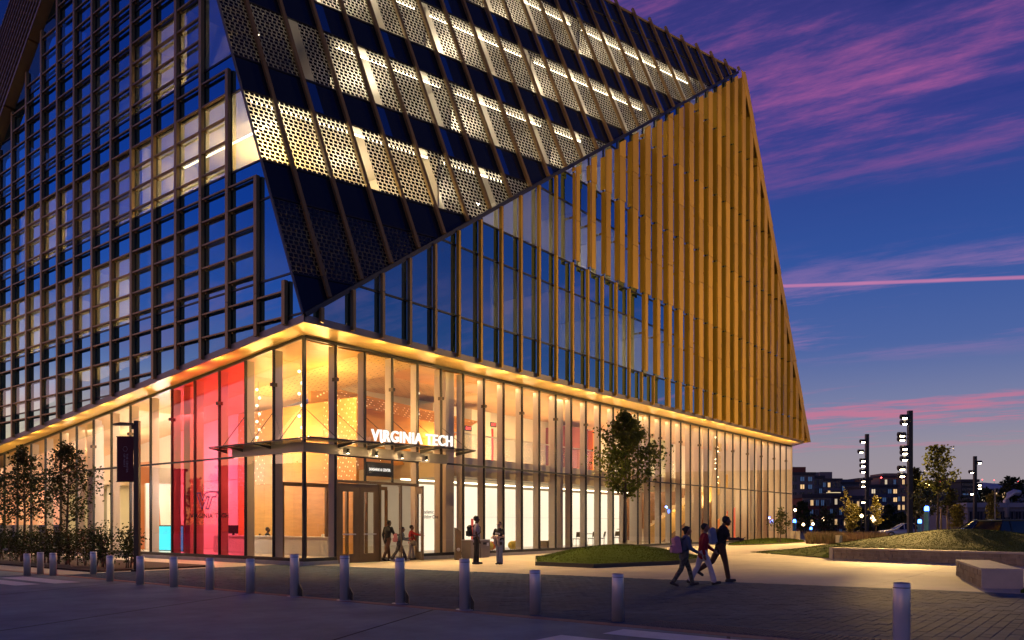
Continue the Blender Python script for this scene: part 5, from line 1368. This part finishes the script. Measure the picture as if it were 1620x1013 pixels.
# three people walking to the right
h = ht(1080, 928, 828)
a, T, sh, up, hc = person('woman in blue denim shirt and camouflage trousers walking across the pavers', gp(1082, 927.5), face_r + R(6), h, dict(lean=7, hipL=24, kneeL=10, hipR=-15, kneeR=18, armL=-12, elbL=24, armR=12, elbR=48, nod=8), SK_M, cloth('denim blue', (.06, .09, .15)), cloth('camouflage', (.075, .075, .055), .9, 16), mat('dark shoe', (.03, .03, .035), .6), HB, sleeve='long', longhair=True)
backpack('pink backpack on the woman in camouflage trousers', a, T, up, h / 1.76, cloth('rose nylon', (.48, .22, .30)), 1.3)
h = ht(1110, 927, 824)
person('person in deep red jacket and white trousers walking beside the camouflage trousers', gp(1112, 925.5), face_r - R(2), h, dict(lean=5, hipL=-18, kneeL=12, hipR=24, kneeR=8, armL=22, elbL=30, armR=-18, elbR=30, cuff=.085), SK_M, cloth('deep red', (.30, .012, .018)), cloth('white trousers', (.50, .47, .52)), mat('dark shoe', (.03, .03, .035), .6), HB, sleeve='long', topname='jacket')
h = ht(1146, 921, 811)
a, T, sh, up, hc = person('man in black shirt and brown trousers striding right while looking at a phone', gp(1140, 920.5), face_r, h, dict(lean=8, hipL=-26, kneeL=32, hipR=14, kneeR=4, armL=26, elbL=62, inL=.25, armR=22, elbR=66, inR=.2, nod=24), SK_D, cloth('black cotton', (.012, .012, .014)), cloth('dark brown trousers', (.085, .042, .018)), mat('dark shoe', (.03, .03, .035), .6), HB)
backpack('pale blue backpack on the man looking at his phone', a, T, up, h / 1.76, cloth('pale blue nylon', (.16, .21, .32)), 1.15)
ph = thing('phone', 'dark phone in the hands of the man with the blue backpack', 'phone', a.location, a.rotation_euler.z); c = (T(sh['L'][2] + sh['L'][3] * .13) + T(sh['R'][2] + sh['R'][3] * .13)) / 2; MB().obox(c, (.8, 0, .6), (0, 1, 0), (-.6, 0, .8), .08, .04, .006).build('case', BLACKM, ph)
# receptionists
OCH = cloth('office chair black', (.015, .015, .016))
for px, lb, rz, top in ((422, 'seated receptionist in black jacket and white collar behind the desk, facing right', face_r + R(10), cloth('charcoal jacket', (.02, .02, .022))), (517, 'seated receptionist in white shirt at the desk beyond the corner glass', R(200), cloth('white shirt', (.6, .58, .55)))):
    u = 4.05; q = lu(px, 850, u) if px < 481 else None
    loc = (u, q.y, .15) if q else (4.05, (CAM + ray(px, 850) * ((4.05 - CAM.x) / ray(px, 850).x)).y, .15)
    person(lb, loc, rz, 1.66, dict(sit=1, lean=4, hipL=86, hipR=86, kneeL=86, kneeR=86, armL=38, elbL=75, inL=.3, armR=38, elbR=75, inR=.3, pelvis=.42), SK_D if px < 481 else SK_M, top, cloth('black trousers', (.014, .014, .016)), mat('dark shoe', (.03, .03, .035), .6), HB, sleeve='long', topname='jacket')
    c = thing('office_chair', 'black office chair under the receptionist ' + ('left of the glass corner' if px < 481 else 'right of the glass corner'), 'chair', loc, rz)
    MB().box((-.24, -.24, .30), (.22, .24, .35)).build('seat', OCH, c); MB().prism([(-.30, -.2, .45), (-.24, -.2, .38), (-.28, -.2, .86), (-.33, -.2, .86)], (0, .4, 0)).build('backrest', OCH, c)
    MB().tube([(0, 0, .3), (0, 0, .05)], .03, 8).build('column', BLACKM, c); MB().box((-.28, -.03, .01), (.28, .03, .05)).box((-.03, -.28, .01), (.03, .28, .05)).build('foot', BLACKM, c)
# ---------------------------------------------------------------- trees and shrubs
def leafmat(name, col, c2, var=.4):
    m = mat(name, col, .55, var=var, scale=1.3, col2=c2, spec=.3); nt = m.node_tree; b = nt.nodes['Principled BSDF']
    tl_ = nt.nodes.new('ShaderNodeBsdfTranslucent'); mx = nt.nodes.new('ShaderNodeMixShader'); mx.inputs[0].default_value = .3
    src = b.inputs['Base Color'].links[0].from_socket; nt.links.new(src, tl_.inputs[0])
    nt.links.new(b.outputs[0], mx.inputs[1]); nt.links.new(tl_.outputs[0], mx.inputs[2]); nt.links.new(mx.outputs[0], nt.nodes['Material Output'].inputs[0]); return m
BARK = mat('bark', (.085, .06, .045), .9, var=.3, scale=8, bump=.4)
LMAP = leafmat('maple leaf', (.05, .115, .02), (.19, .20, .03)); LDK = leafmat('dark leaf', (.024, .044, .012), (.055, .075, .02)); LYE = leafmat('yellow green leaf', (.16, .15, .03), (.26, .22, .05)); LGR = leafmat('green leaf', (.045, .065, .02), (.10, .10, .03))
def leaf(mb, p, s, rnd):
    a, b = rnd.uniform(0, 6.283), rnd.uniform(-1.0, 1.0); d = Vector((math.cos(a) * math.cos(b), math.sin(a) * math.cos(b), math.sin(b)))
    q = Vector((rnd.uniform(-1, 1), rnd.uniform(-1, 1), rnd.uniform(-1, 1))); c = d.cross(q)
    if c.length < 1e-3: return
    c.normalize(); n_ = d.cross(c)
    mb.face([p, p + d * s * .45 + c * s * .42 + n_ * s * .08, p + d * s, p + d * s * .45 - c * s * .42 + n_ * s * .08])
def tree(name, label, base, H, W, leafm, n_leaf=1800, ls=.14, clear=.36, seed=1, trunk_r=None, prof=None, group=None, airy=1.0, stems=1, category='tree', limbs=26, rise=.55):
    rnd = random.Random(seed); t = thing(name, label, category, tuple(base), 0, group)
    tr = trunk_r or H * .011; tb_ = MB(); lf = MB()
    prof = prof or (lambda s: (.72 + 1.5 * s) if s < .2 else 1.02 * (1 - (s - .2) / .8) ** .9 + .10)
    ends = []
    for st_ in range(stems):
        ox, oy = (rnd.uniform(-.18, .18), rnd.uniform(-.18, .18)) if stems > 1 else (0, 0)
        hh = H * (1 if st_ == 0 else rnd.uniform(.7, .95)); sx, sy = (rnd.uniform(-.2, .2) * W, rnd.uniform(-.2, .2) * W) if stems > 1 else (0, 0)
        pts = [Vector((ox + sx * s + .04 * H * .15 * math.sin(s * 7 + seed), oy + sy * s + .03 * H * .15 * math.cos(s * 6), hh * s)) for s in [i / 8 for i in range(9)]]
        tb_.tube(pts, [tr * (1.25 - 1.1 * i / 8) for i in range(9)], 8)
        for i in range(limbs // stems):
            s = (i + rnd.random()) / (limbs // stems); z = hh * (clear + (1 - clear) * s * .97)
            az = i * 2.4 + rnd.uniform(-.5, .5); L_ = W * .5 * prof(s) * rnd.uniform(.55, 1.32) / (1 + rise * .3)
            k = z / hh * 8; i0 = min(int(k), 7); p0 = pts[i0].lerp(pts[i0 + 1], k - i0)
            d = Vector((math.cos(az), math.sin(az), rise * rnd.uniform(.6, 1.3))); p1 = p0 + d * L_ * .55; p2 = p0 + d * L_ + Vector((0, 0, L_ * .12))
            tb_.tube([p0, p1, p2], [tr * .45 * (1.1 - s * .6), tr * .28 * (1.1 - s * .6), tr * .08], 5)
            ends += [(p0.lerp(p1, .7), .5, L_), (p1, .8, L_), (p1.lerp(p2, .5), 1, L_), (p2, 1, L_)]
    tb_.build('trunk', BARK, t)
    tot = sum(e[1] for e in ends)
    for p, wt, L_ in ends:
        for _ in range(int(n_leaf * wt / tot) + 1):
            r_ = (.09 + .09 * min(L_, 1.6)) * airy
            leaf(lf, p + Vector((rnd.gauss(0, r_), rnd.gauss(0, r_), rnd.gauss(0, r_ * .8))), ls * rnd.uniform(.65, 1.25), rnd)
    lf.build('crown', leafm, t)
    return t
tp = Vector((11.55, -6.15, .56))
tree('maple_tree', 'young maple with green and yellow leaves standing on the small grass mound', tp, 5.45, 2.8, LMAP, 5600, .13, .36, 3, .055, limbs=26)
mul = MB().lathe([(.001, .10), (.35, .07), (.62, 0)], 18).build('mulch_ring', MULCH, None, (tp.x, tp.y, .545)); tag(mul, 'round patch of dark mulch round the maple trunk', 'mulch')
for px, yt, lb, sd, W, v in ((38, 711, 'slender dark tree before the left glass, second from the lamp post', 5, 2.4, 8.9), (107, 704, 'slender dark tree before the left glass nearest the lamp post', 9, 2.7, 5.7), (-12, 735, 'dark tree cut off by the left picture edge', 12, 2.3, 11.6)):
    d_ = ray(px, 890); u = -5.0; p = CAM + d_ * ((u - CAM.x) / d_.x); dd = (Vector((p.x, p.y)) - Vector((CAM.x, CAM.y))).dot(FW)
    tree('young_tree', lb, (p.x, p.y, 0), 1.45 + (PY0 - yt) / FPX * dd, W * .92, LDK, 2500, .10, .34, sd, .05, group='trees before the left facade', limbs=26)
def shrub(px, v_off, hgt, W, lb, sd, u=-5.1):
    d_ = ray(px, 890); p = CAM + d_ * ((u - CAM.x) / d_.x)
    return tree('shrub', lb, (p.x, p.y + v_off, .03), hgt, W, LDK, 800, .075, .12, sd, .02, lambda s: .8 + .3 * math.sin(s * 3), 'shrubs of the hedge', 1.0, 3, 'shrub', 24, .9)
for i, (px, hgt, lb) in enumerate(((4, .95, 'leftmost shrub of the hedge at the picture edge'), (22, .95, 'hedge shrub left of the first slender tree trunk'), (40, 1.0, 'hedge shrub at the foot of the first slender tree'), (58, .98, 'hedge shrub behind the middle of three bollards'), (76, 1.02, 'hedge shrub behind the bollard left of the second tree'), (93, 1.05, 'hedge shrub just left of the second slender tree'), (111, 1.08, 'hedge shrub at the foot of the second slender tree'), (130, 1.10, 'hedge shrub just right of the second slender tree'), (150, 1.12, 'hedge shrub behind the bollard near the hedge end'), (168, 1.15, 'tallest shrub at the right end of the hedge'))): shrub(px, 0, hgt, 1.0, lb, 30 + i, -5.2)
shrub(205, 0, 1.12, .75, 'lone shrub standing left of the banner lamp post', 50, -4.9)
def bg_tree(px, yt, yb, Y, wpx, lm_, lb, sd, n=700, ls=None, clear=.2, name='tree', prof=None, airy=1, stems=1, grp='trees beyond the plaza', limbs=26, rise=.55):
    p = at(px, yb, Y); m = Y / FPX
    return tree(name, lb, p, (yb - yt) * m, wpx * m, lm_, n, ls or max(.16, 3.2 * m), clear, sd, None, prof, grp, airy, stems, 'tree', limbs, rise)
bg_tree(1231, 802, 858, 52, 34, LGR, 'multi-stemmed sapling before the glass end of the building', 61, 520, .13, .25, 'sapling', None, .9, 4)
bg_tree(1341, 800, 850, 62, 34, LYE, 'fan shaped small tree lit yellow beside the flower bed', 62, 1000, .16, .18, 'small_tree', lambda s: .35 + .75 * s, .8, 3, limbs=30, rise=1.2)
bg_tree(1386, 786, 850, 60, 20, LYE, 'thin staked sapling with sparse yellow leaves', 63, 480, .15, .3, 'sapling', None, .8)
bg_tree(1268, 794, 848, 128, 40, LDK, 'dark round tree beside the building end', 64, 900, .42, .12)
bg_tree(1308, 812, 850, 92, 36, LGR, 'olive green bushy tree left of the yellow one', 65, 900, .26, .05, 'bush', lambda s: 1 - .3 * s)
bg_tree(1362, 806, 848, 112, 44, LDK, 'dark tree behind the yellow lit tree and pole', 66, 900, .36, .1)
bg_tree(1408, 800, 850, 118, 44, LDK, 'dark tree between the two left light poles', 67, 900, .38, .1)
bg_tree(1427, 812, 852, 100, 26, LDK, 'small dark tree just left of the tallest pole', 68, 600, .3, .1)
bg_tree(1449, 742, 842, 66, 34, LGR, 'upright pointed green tree just right of the tallest pole', 69, 1500, .22, .22)
bg_tree(1467, 762, 840, 62, 36, LGR, 'spreading green tree over the blue phone column', 70, 1200, .2, .3)
bg_tree(1484, 707, 840, 52, 62, LGR, 'tall thin airy tree with a feathery top above the lawn rise', 71, 1100, .20, .42, 'locust_tree', lambda s: .95 - .5 * s, .75, limbs=30)
bg_tree(1502, 772, 840, 58, 30, LGR, 'green tree just right of the tall thin tree', 72, 900, .18, .28)
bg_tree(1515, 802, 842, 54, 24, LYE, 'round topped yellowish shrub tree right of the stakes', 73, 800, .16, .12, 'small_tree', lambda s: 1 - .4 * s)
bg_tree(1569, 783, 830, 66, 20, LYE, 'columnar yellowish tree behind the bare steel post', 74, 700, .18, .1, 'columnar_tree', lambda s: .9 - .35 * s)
bg_tree(1602, 757, 815, 150, 76, LDK, 'broad dark tree at the right picture edge', 75, 1200, .5, .1)
bg_tree(1560, 776, 815, 150, 62, LDK, 'dark tree in front of the domed hall', 76, 1000, .45, .1)
bg_tree(1537, 796, 815, 150, 40, LDK, 'low dark tree left of the steel post', 77, 600, .4, .1)
for px, yt, Y in ((1499, 800, 50), (1489, 804, 50)):
    p = at(px, 842, Y); t = thing('tree_stake', 'wooden tree stake ' + ('right' if px > 1490 else 'left') + ' of the pair under the tall thin tree', 'stake', tuple(p)); MB().tube([(0, 0, -1), (0, 0, (842 - yt) / FPX * Y)], .05, 8).build('stake', mat('stake wood', (.25, .17, .09), .8, var=.2), t)
# ornamental planting at the far side, too many stems to count
rnd = random.Random(8); pts = []
for _ in range(5200):
    px = rnd.uniform(1276, 1402); Y = rnd.uniform(58, 68); p = at(px, 0, Y); pts.append((p.x, p.y, 0))
blades('ornamental_grass', pts, mat('ornamental blade', (.16, .15, .04), .7, var=.5, scale=.6, col2=(.26, .15, .09)), .75, wd=.05, lean=.5, seed=9)
# far-off wood, one dark mass
lf = MB(); rnd = random.Random(11)
for _ in range(9000):
    px = rnd.uniform(1230, 1760); Y = rnd.uniform(165, 185); top = 818 + 9 * mnoise.noise((px * .035, 1, 2)); py = rnd.uniform(top, 850); p = at(px, py, Y); leaf(lf, p, rnd.uniform(.6, 1.1), rnd)
tag(lf.build('far_wood', LDK), kind='stuff')
# trees across the street, seen mirrored in the left and right glass
for i, (x, y, H) in enumerate(((-46, 40, 7), (-44, 52, 8.5), (-50, 66, 8), (-42, 78, 7.5), (-52, 26, 7), (46, -52, 7), (60, -48, 8.5), (74, -58, 8), (70, -23, 7), (83, -25, 8), (96, -28, 7.2), (112, -33, 9), (128, -37, 8))):
    tree('street_tree', ('second', 'third', 'fourth', 'fifth', 'first', 'first', 'second', 'third', 'fourth', 'fifth', 'sixth', 'seventh', 'eighth')[i] + ' dark tree across the street ' + ('left of the picture, mirrored in the glass' if i < 5 else 'right of the picture, mirrored in the glass'), (x, y, 0), H, H * .6, LDK, 700, .4, .15, 90 + i, group='mirrored street trees')
# ---------------------------------------------------------------- town behind
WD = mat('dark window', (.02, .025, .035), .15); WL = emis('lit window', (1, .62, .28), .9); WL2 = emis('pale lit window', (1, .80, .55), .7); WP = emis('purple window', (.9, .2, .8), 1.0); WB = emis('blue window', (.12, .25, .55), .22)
ang = math.atan2(RX.y, RX.x)
def town(px0, px1, yt, yb, Y, wallm, rows, cols, label, lit=.2, seed=1, roof=None, yaw=0.0, name='apartment_building', depth=14, setback=None, band=None, wfrac=(.5, .55), first=.0):
    rnd = random.Random(seed); m = Y / FPX; p = at((px0 + px1) / 2, yb, Y); Wd = (px1 - px0) * m; Hh = (yb - yt) * m
    t = thing(name, label, 'building', (p.x, p.y, p.z), ang + yaw)
    MB().box((-Wd / 2, 0, -6), (Wd / 2, depth, Hh)).build('wall', wallm, t)
    MB().box((-Wd / 2 - .4, -.4, Hh), (Wd / 2 + .4, depth + .4, Hh + .7)).build('roof', roof or ROOFD, t)
    if setback: MB().box((-Wd / 2 + Wd * setback[0], 2, Hh + .7), (-Wd / 2 + Wd * setback[1], depth - 2, Hh + .7 + setback[2])).build('penthouse', wallm, t)
    if band: MB().box((-Wd / 2 - .15, -.15, Hh * band[0]), (Wd / 2 + .15, .1, Hh)).build('upper_band', band[1], t)
    cw, rh = Wd / cols, Hh * (1 - first) / rows; meshes = {}
    for r_ in range(rows):
        for c in range(cols):
            x = -Wd / 2 + cw * (c + .5); z = Hh * first + rh * (r_ + .5)
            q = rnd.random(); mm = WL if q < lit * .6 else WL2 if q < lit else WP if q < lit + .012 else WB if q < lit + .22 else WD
            if mm.name not in meshes:
                a, b = cw * wfrac[0] / 2, rh * wfrac[1] / 2
                fr = MB()
                for bx in (((-a - .12, -.20, -b - .12), (a + .12, -.05, -b)), ((-a - .12, -.20, b), (a + .12, -.05, b + .12)), ((-a - .12, -.20, -b), (-a, -.05, b)), ((a, -.20, -b), (a + .12, -.05, b)), ((-.05, -.19, -b), (.05, -.05, b))): fr.box(*bx)
                pn = MB(); pn.face([(-a, -.165, -b), (a, -.165, -b), (a, -.165, b), (-a, -.165, b)])
                meshes[mm.name] = (fr.mesh('window', FRAMEM), pn.mesh('pane', mm))
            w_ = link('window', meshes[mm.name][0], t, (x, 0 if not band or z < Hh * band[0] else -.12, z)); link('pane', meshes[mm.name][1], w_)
    return t
ROOFD = mat('dark roof', (.05, .05, .055), .8); FRAMEM = mat('window frame', (.12, .12, .12), .6)
BRK = mat('red brick', (.17, .055, .04), .85, var=.2, scale=.8); TANW = mat('tan wall', (.22, .17, .14), .85, var=.12, scale=.3); GRYW = mat('grey wall', (.15, .15, .17), .85, var=.12, scale=.3); BLUW = mat('blue grey wall', (.09, .11, .16), .8, var=.1, scale=.3); PALEW = mat('pale band', (.26, .24, .22), .85); BRNW = mat('brown wall', (.12, .07, .06), .85, var=.1, scale=.3)
town(1238, 1287, 752, 850, 190, BRK, 8, 4, 'tall brick and grey apartment block right behind the glass building end', .10, 1, setback=(.1, .85, 1.4), band=(.62, GRYW))
town(1285, 1302, 757, 850, 205, GRYW, 7, 2, 'narrow grey block right of the tallest brick one', .12, 2, setback=(.1, .9, 1))
town(1300, 1330, 761, 850, 230, GRYW, 7, 4, 'grey stepped block in the middle of the far row', .12, 3, setback=(.05, .7, 2.0))
town(1330, 1359, 766, 850, 240, BLUW, 6, 4, 'dim blue grey block left of the nearest light pole', .10, 4, setback=(0, .9, .8))
town(1271, 1313, 788, 850, 150, BRK, 4, 5, 'lower red brick block with a pale top band', .10, 5, band=(.86, PALEW))
t = town(1311, 1333, 786, 850, 152, BRNW, 4, 3, 'brown corner block carrying a curved lit crown', .35, 6)
m = 152 / FPX; MB().lathe([(1.25, 786 * 0 + (850 - 785) * m), (1.3, (850 - 785) * m), (1.3, (850 - 779) * m), (1.2, (850 - 779) * m)], 20, (0, 1.0, 0)).build('lit_crown', emis('lit crown', (1, .78, .42), .75), t)
town(1333, 1374, 790, 850, 165, GRYW, 4, 6, 'low grey flats with balconies behind the yellow tree', .16, 7)
town(1359, 1378, 760, 850, 255, BRNW, 6, 2, 'dark reddish tower partly behind the nearest pole', .06, 8)
town(1377, 1420, 771, 850, 215, BLUW, 6, 5, 'blue grey modern flats with many lit windows', .34, 9, wfrac=(.65, .5))
town(1391, 1446, 756, 850, 265, TANW, 7, 8, 'broad tan block behind the tallest pole with lit rooms', .24, 10, setback=(.2, 1.0, .9))
town(1446, 1492, 766, 850, 280, BRNW, 5, 6, 'brown office block behind the trees with lit upper row', .30, 11)
t = town(1490, 1526, 764, 850, 300, TANW, 5, 4, 'beige block with a round brown drum on its roof', .15, 12)
MB().lathe([(3.0, (850 - 764) * 300 / FPX), (3.0, (850 - 756) * 300 / FPX), (.01, (850 - 756) * 300 / FPX)], 20, (-1, 5, 0)).build('roof_drum', BRNW, t)
t = town(1521, 1546, 763, 832, 200, mat('black cladding', (.02, .02, .025), .5), 9, 1, 'dark louvred box with thin horizontal bands', .0, 13, wfrac=(.86, .3))
t = town(1545, 1604, 777, 832, 250, PALEW, 2, 9, 'domed white hall with two rows of yellow lit windows', .62, 14, name='domed_hall', first=.35, wfrac=(.75, .7))
MB().lathe([(6.6, (832 - 775.5) * 250 / FPX), (6.0, (832 - 772) * 250 / FPX), (3.6, (832 - 764.5) * 250 / FPX), (.01, (832 - 762) * 250 / FPX)], 24, (0, 6, 0)).build('dome', mat('dome white', (.42, .44, .5), .5), t)
town(1596, 1640, 772, 832, 330, BLUW, 3, 4, 'pale blue grey block behind the dark tree at right edge', .05, 15)
t = town(1531, 1640, 803, 830, 120, mat('low grey shed', (.2, .2, .22), .7, var=.1, scale=.3), 1, 9, 'long low grey building with a pale roof edge at right', .0, 16, roof=mat('pale roof edge', (.32, .33, .36), .6), name='low_building', wfrac=(.7, .5))
for k, (px0, px1, yt) in enumerate(((1372, 1400, 768), (1500, 1560, 768), (1555, 1640, 767))): town(px0, px1, yt, 835, 480, BLUW, 3, 6, ('far hazy block between the two left poles', 'far hazy block behind the domed hall', 'far hazy block at the right horizon')[k], .12, 20 + k)
RB = emis('red beacon', (1, .05, .05), 12)
for k, (px, py, Y) in enumerate(((1394, 756, 262), (1446, 754, 262), (1487, 761, 280), (1381, 767, 470), (1388, 767, 470), (1554, 759, 480), (1573, 760, 480), (1597, 761, 480), (1605, 761, 480), (1611, 762, 480))):
    p = at(px, py, Y); t = thing('warning_light', 'tiny red rooftop warning light ' + ('on the tan block left edge', 'right above the tallest pole foot', 'on the brown office block', 'far off, left of the pair by the nearest pole', 'far off, right of the pair by the nearest pole', 'left of the white dome', 'just above the white dome', 'right of the white dome', 'second from the right edge', 'nearest the right picture edge')[k], 'warning light', tuple(p), 0, 'red rooftop warning lights'); MB().lathe([(.001, -.3), (.3, 0), (.001, .3)], 8).build('lamp', RB, t); MB().tube([(0, 0, -3), (0, 0, -.2)], .08, 5).build('mast', BLACKM, t)
# blocks across the street, seen only as the dark skyline mirrored in the glass
for k, (x, y, L_, H, rz) in enumerate(((-78, 45, 40, 9, 60), (-80, 95, 45, 12, 75), (-60, 140, 50, 11, 100), (90, -75, 50, 10, 215), (140, -95, 60, 13, 220), (150, -40, 40, 12, 250))):
    t = thing('street_block', ('nearest', 'middle', 'farthest')[k % 3] + ' dark low block across the street ' + ('left of the picture' if k < 3 else 'right of the picture') + ', mirrored in the glass', 'building', (x, y, 0), R(rz), 'mirrored street blocks')
    MB().box((-L_ / 2, -6, 0), (L_ / 2, 6, H)).build('wall', BRNW, t); MB().box((-L_ / 2 - .3, -6.3, H), (L_ / 2 + .3, 6.3, H + .5)).build('roof', ROOFD, t)
# ---------------------------------------------------------------- parked cars
TYRE = mat('tyre', (.015, .015, .015), .8); RIM = mat('rim', (.35, .35, .37), .3, metal=.8); CGL = mat('car glass', (.01, .012, .016), .06)
def car(label, pos, rz, paint, L_=4.7, Wd=1.88, H=1.70, rear='suv'):
    t = thing('parked_car', label, 'car', pos, rz, 'cars parked beyond the lawn')
    hw = Wd / 2; x0, x1 = -L_ / 2, L_ / 2
    belt = H * .60; hood = H * .56
    st_ = [(x0, .40, belt * .86, hw * .86), (x0 + .12, .30, belt * .97, hw * .95), (x0 + .6, .22, belt, hw), (x0 + 1.6, .20, belt, hw), (x1 - 1.5, .20, belt * .98, hw), (x1 - .9, .22, hood, hw * .99), (x1 - .25, .28, hood * .90, hw * .92), (x1, .38, hood * .74, hw * .80)]
    b = MB(); n_ = 10
    for x, zl, zb, w_ in st_:
        for y, z in ((-w_ * .9, zl), (-w_, zl + .15), (-w_, (zl + zb) / 2), (-w_ * .985, zb - .06), (-w_ * .90, zb), (w_ * .90, zb), (w_ * .985, zb - .06), (w_, (zl + zb) / 2), (w_, zl + .15), (w_ * .9, zl)): b.v.append((x, y, z))
    for i in range(len(st_) - 1):
        for j in range(n_): l = (j + 1) % n_; b.f.append((i*n_ + j, (i+1)*n_ + j, (i+1)*n_ + l, i*n_ + l)); b.m.append(0); b.sm.append(j not in (4, 9))
    b.f.append(tuple(range(n_))); b.f.append(tuple(reversed(range((len(st_) - 1) * n_, len(st_) * n_)))); b.m += [0, 0]; b.sm += [False, False]
    b.build('body', paint, t)
    rb0, rb1 = (x0 + .12, x0 + .55) if rear == 'suv' else (x0 + .55, x0 + 1.35)
    cab = [(rb0, belt - .02, hw * .88), (rb1, H, hw * .70), (x1 - 2.25, H, hw * .72), (x1 - 1.25, belt - .04, hw * .88)]
    g_ = MB(); q = [[(x, -w_, z), (x, w_, z)] for x, z, w_ in cab]
    g_.face([q[0][0], q[0][1], q[1][1], q[1][0]]); g_.face([q[2][0], q[2][1], q[3][1], q[3][0]])
    for s in (0, 1): g_.face([q[0][s], q[1][s], q[2][s], q[3][s]])
    g_.build('windows', CGL, t)
    rf = MB(); rf.prism([(rb1 - .06, -hw * .72, H - .03), (x1 - 2.2, -hw * .74, H - .03), (x1 - 2.2, hw * .74, H - .03), (rb1 - .06, hw * .72, H - .03)], (0, 0, .05)); rf.build('roof', paint, t)
    for s in (-1, 1):
        for x in (rb0 + .9, x1 - 2.15): MB().prism([(x - .04, s * hw * .885, belt), (x + .05, s * hw * .885, belt), (x + .05, s * hw * .73, H - .02), (x - .04, s * hw * .73, H - .02)], (0, s * .012, 0)).build('pillar', paint, t)
        for xa, xb in ((cab[0], cab[1]), (cab[3], cab[2])): MB().tube([(xa[0], s * xa[2], xa[1]), (xb[0], s * xb[2], xb[1])], .045, 6).build('pillar', paint, t)
        for x in (x0 + .85, x1 - .9):
            wl_ = MB().lathe([(.20, -.11), (.32, -.115), (.345, -.06), (.345, .06), (.32, .115), (.20, .11)], 22).build('wheel', TYRE, t, (x, s * (hw - .11), .345)); wl_.rotation_euler = (R(90), 0, 0)
            MB().lathe([(.001, -.09), (.20, -.10), (.20, .10), (.001, .09)], 14).build('rim', RIM, wl_)
        MB().box((x1 - .14, s * hw * .62 - .14, hood * .74), (x1 + .01, s * hw * .62 + .14, hood * .84)).build('headlight', mat('headlight', (.6, .62, .65), .15), t)
        MB().box((x0 - .012, s * hw * .72 - .10, belt * .70), (x0 + .14, s * hw * .72 + .10, belt * .93)).build('taillight', mat('taillight', (.30, .012, .012), .2), t)
        MB().box((x1 - 1.55, s * hw if s > 0 else -hw - .18, belt - .02), (x1 - 1.40, hw + .18 if s > 0 else -hw, belt + .13)).build('mirror', paint, t)
    MB().box((x0 - .02, -hw * .8, .32), (x0 + .1, hw * .8, .48)).build('bumper', BLACKM, t); MB().box((x0 - .025, -.26, .62), (x0 + .05, .26, .73)).build('number_plate', mat('plate', (.5, .5, .5), .5), t)
    return t
def cpaint(n, c): return mat(n, c, .22, metal=.3, spec=.6)
p = at(1545, 0, 50); car('dark blue car, leftmost of three behind the lawn rise', (p.x, p.y, .0), ang + R(160), cpaint('navy paint', (.012, .02, .05)))
p = at(1571, 0, 46); car('slate blue car, middle of three behind the lawn rise', (p.x, p.y, 0), ang + R(162), cpaint('slate paint', (.03, .05, .10)))
p = at(1612, 0, 41); car('black large car at the right edge behind the lawn rise', (p.x, p.y, .0), ang + R(18), cpaint('black paint', (.006, .006, .008)), 4.9, 1.95, 1.62)
p = at(1428, 0, 82); car('small pale car far off left of the tallest pole', (p.x, p.y, 0), ang + R(170), cpaint('silver paint', (.35, .36, .4)), 4.4, 1.8, 1.5, 'sedan')
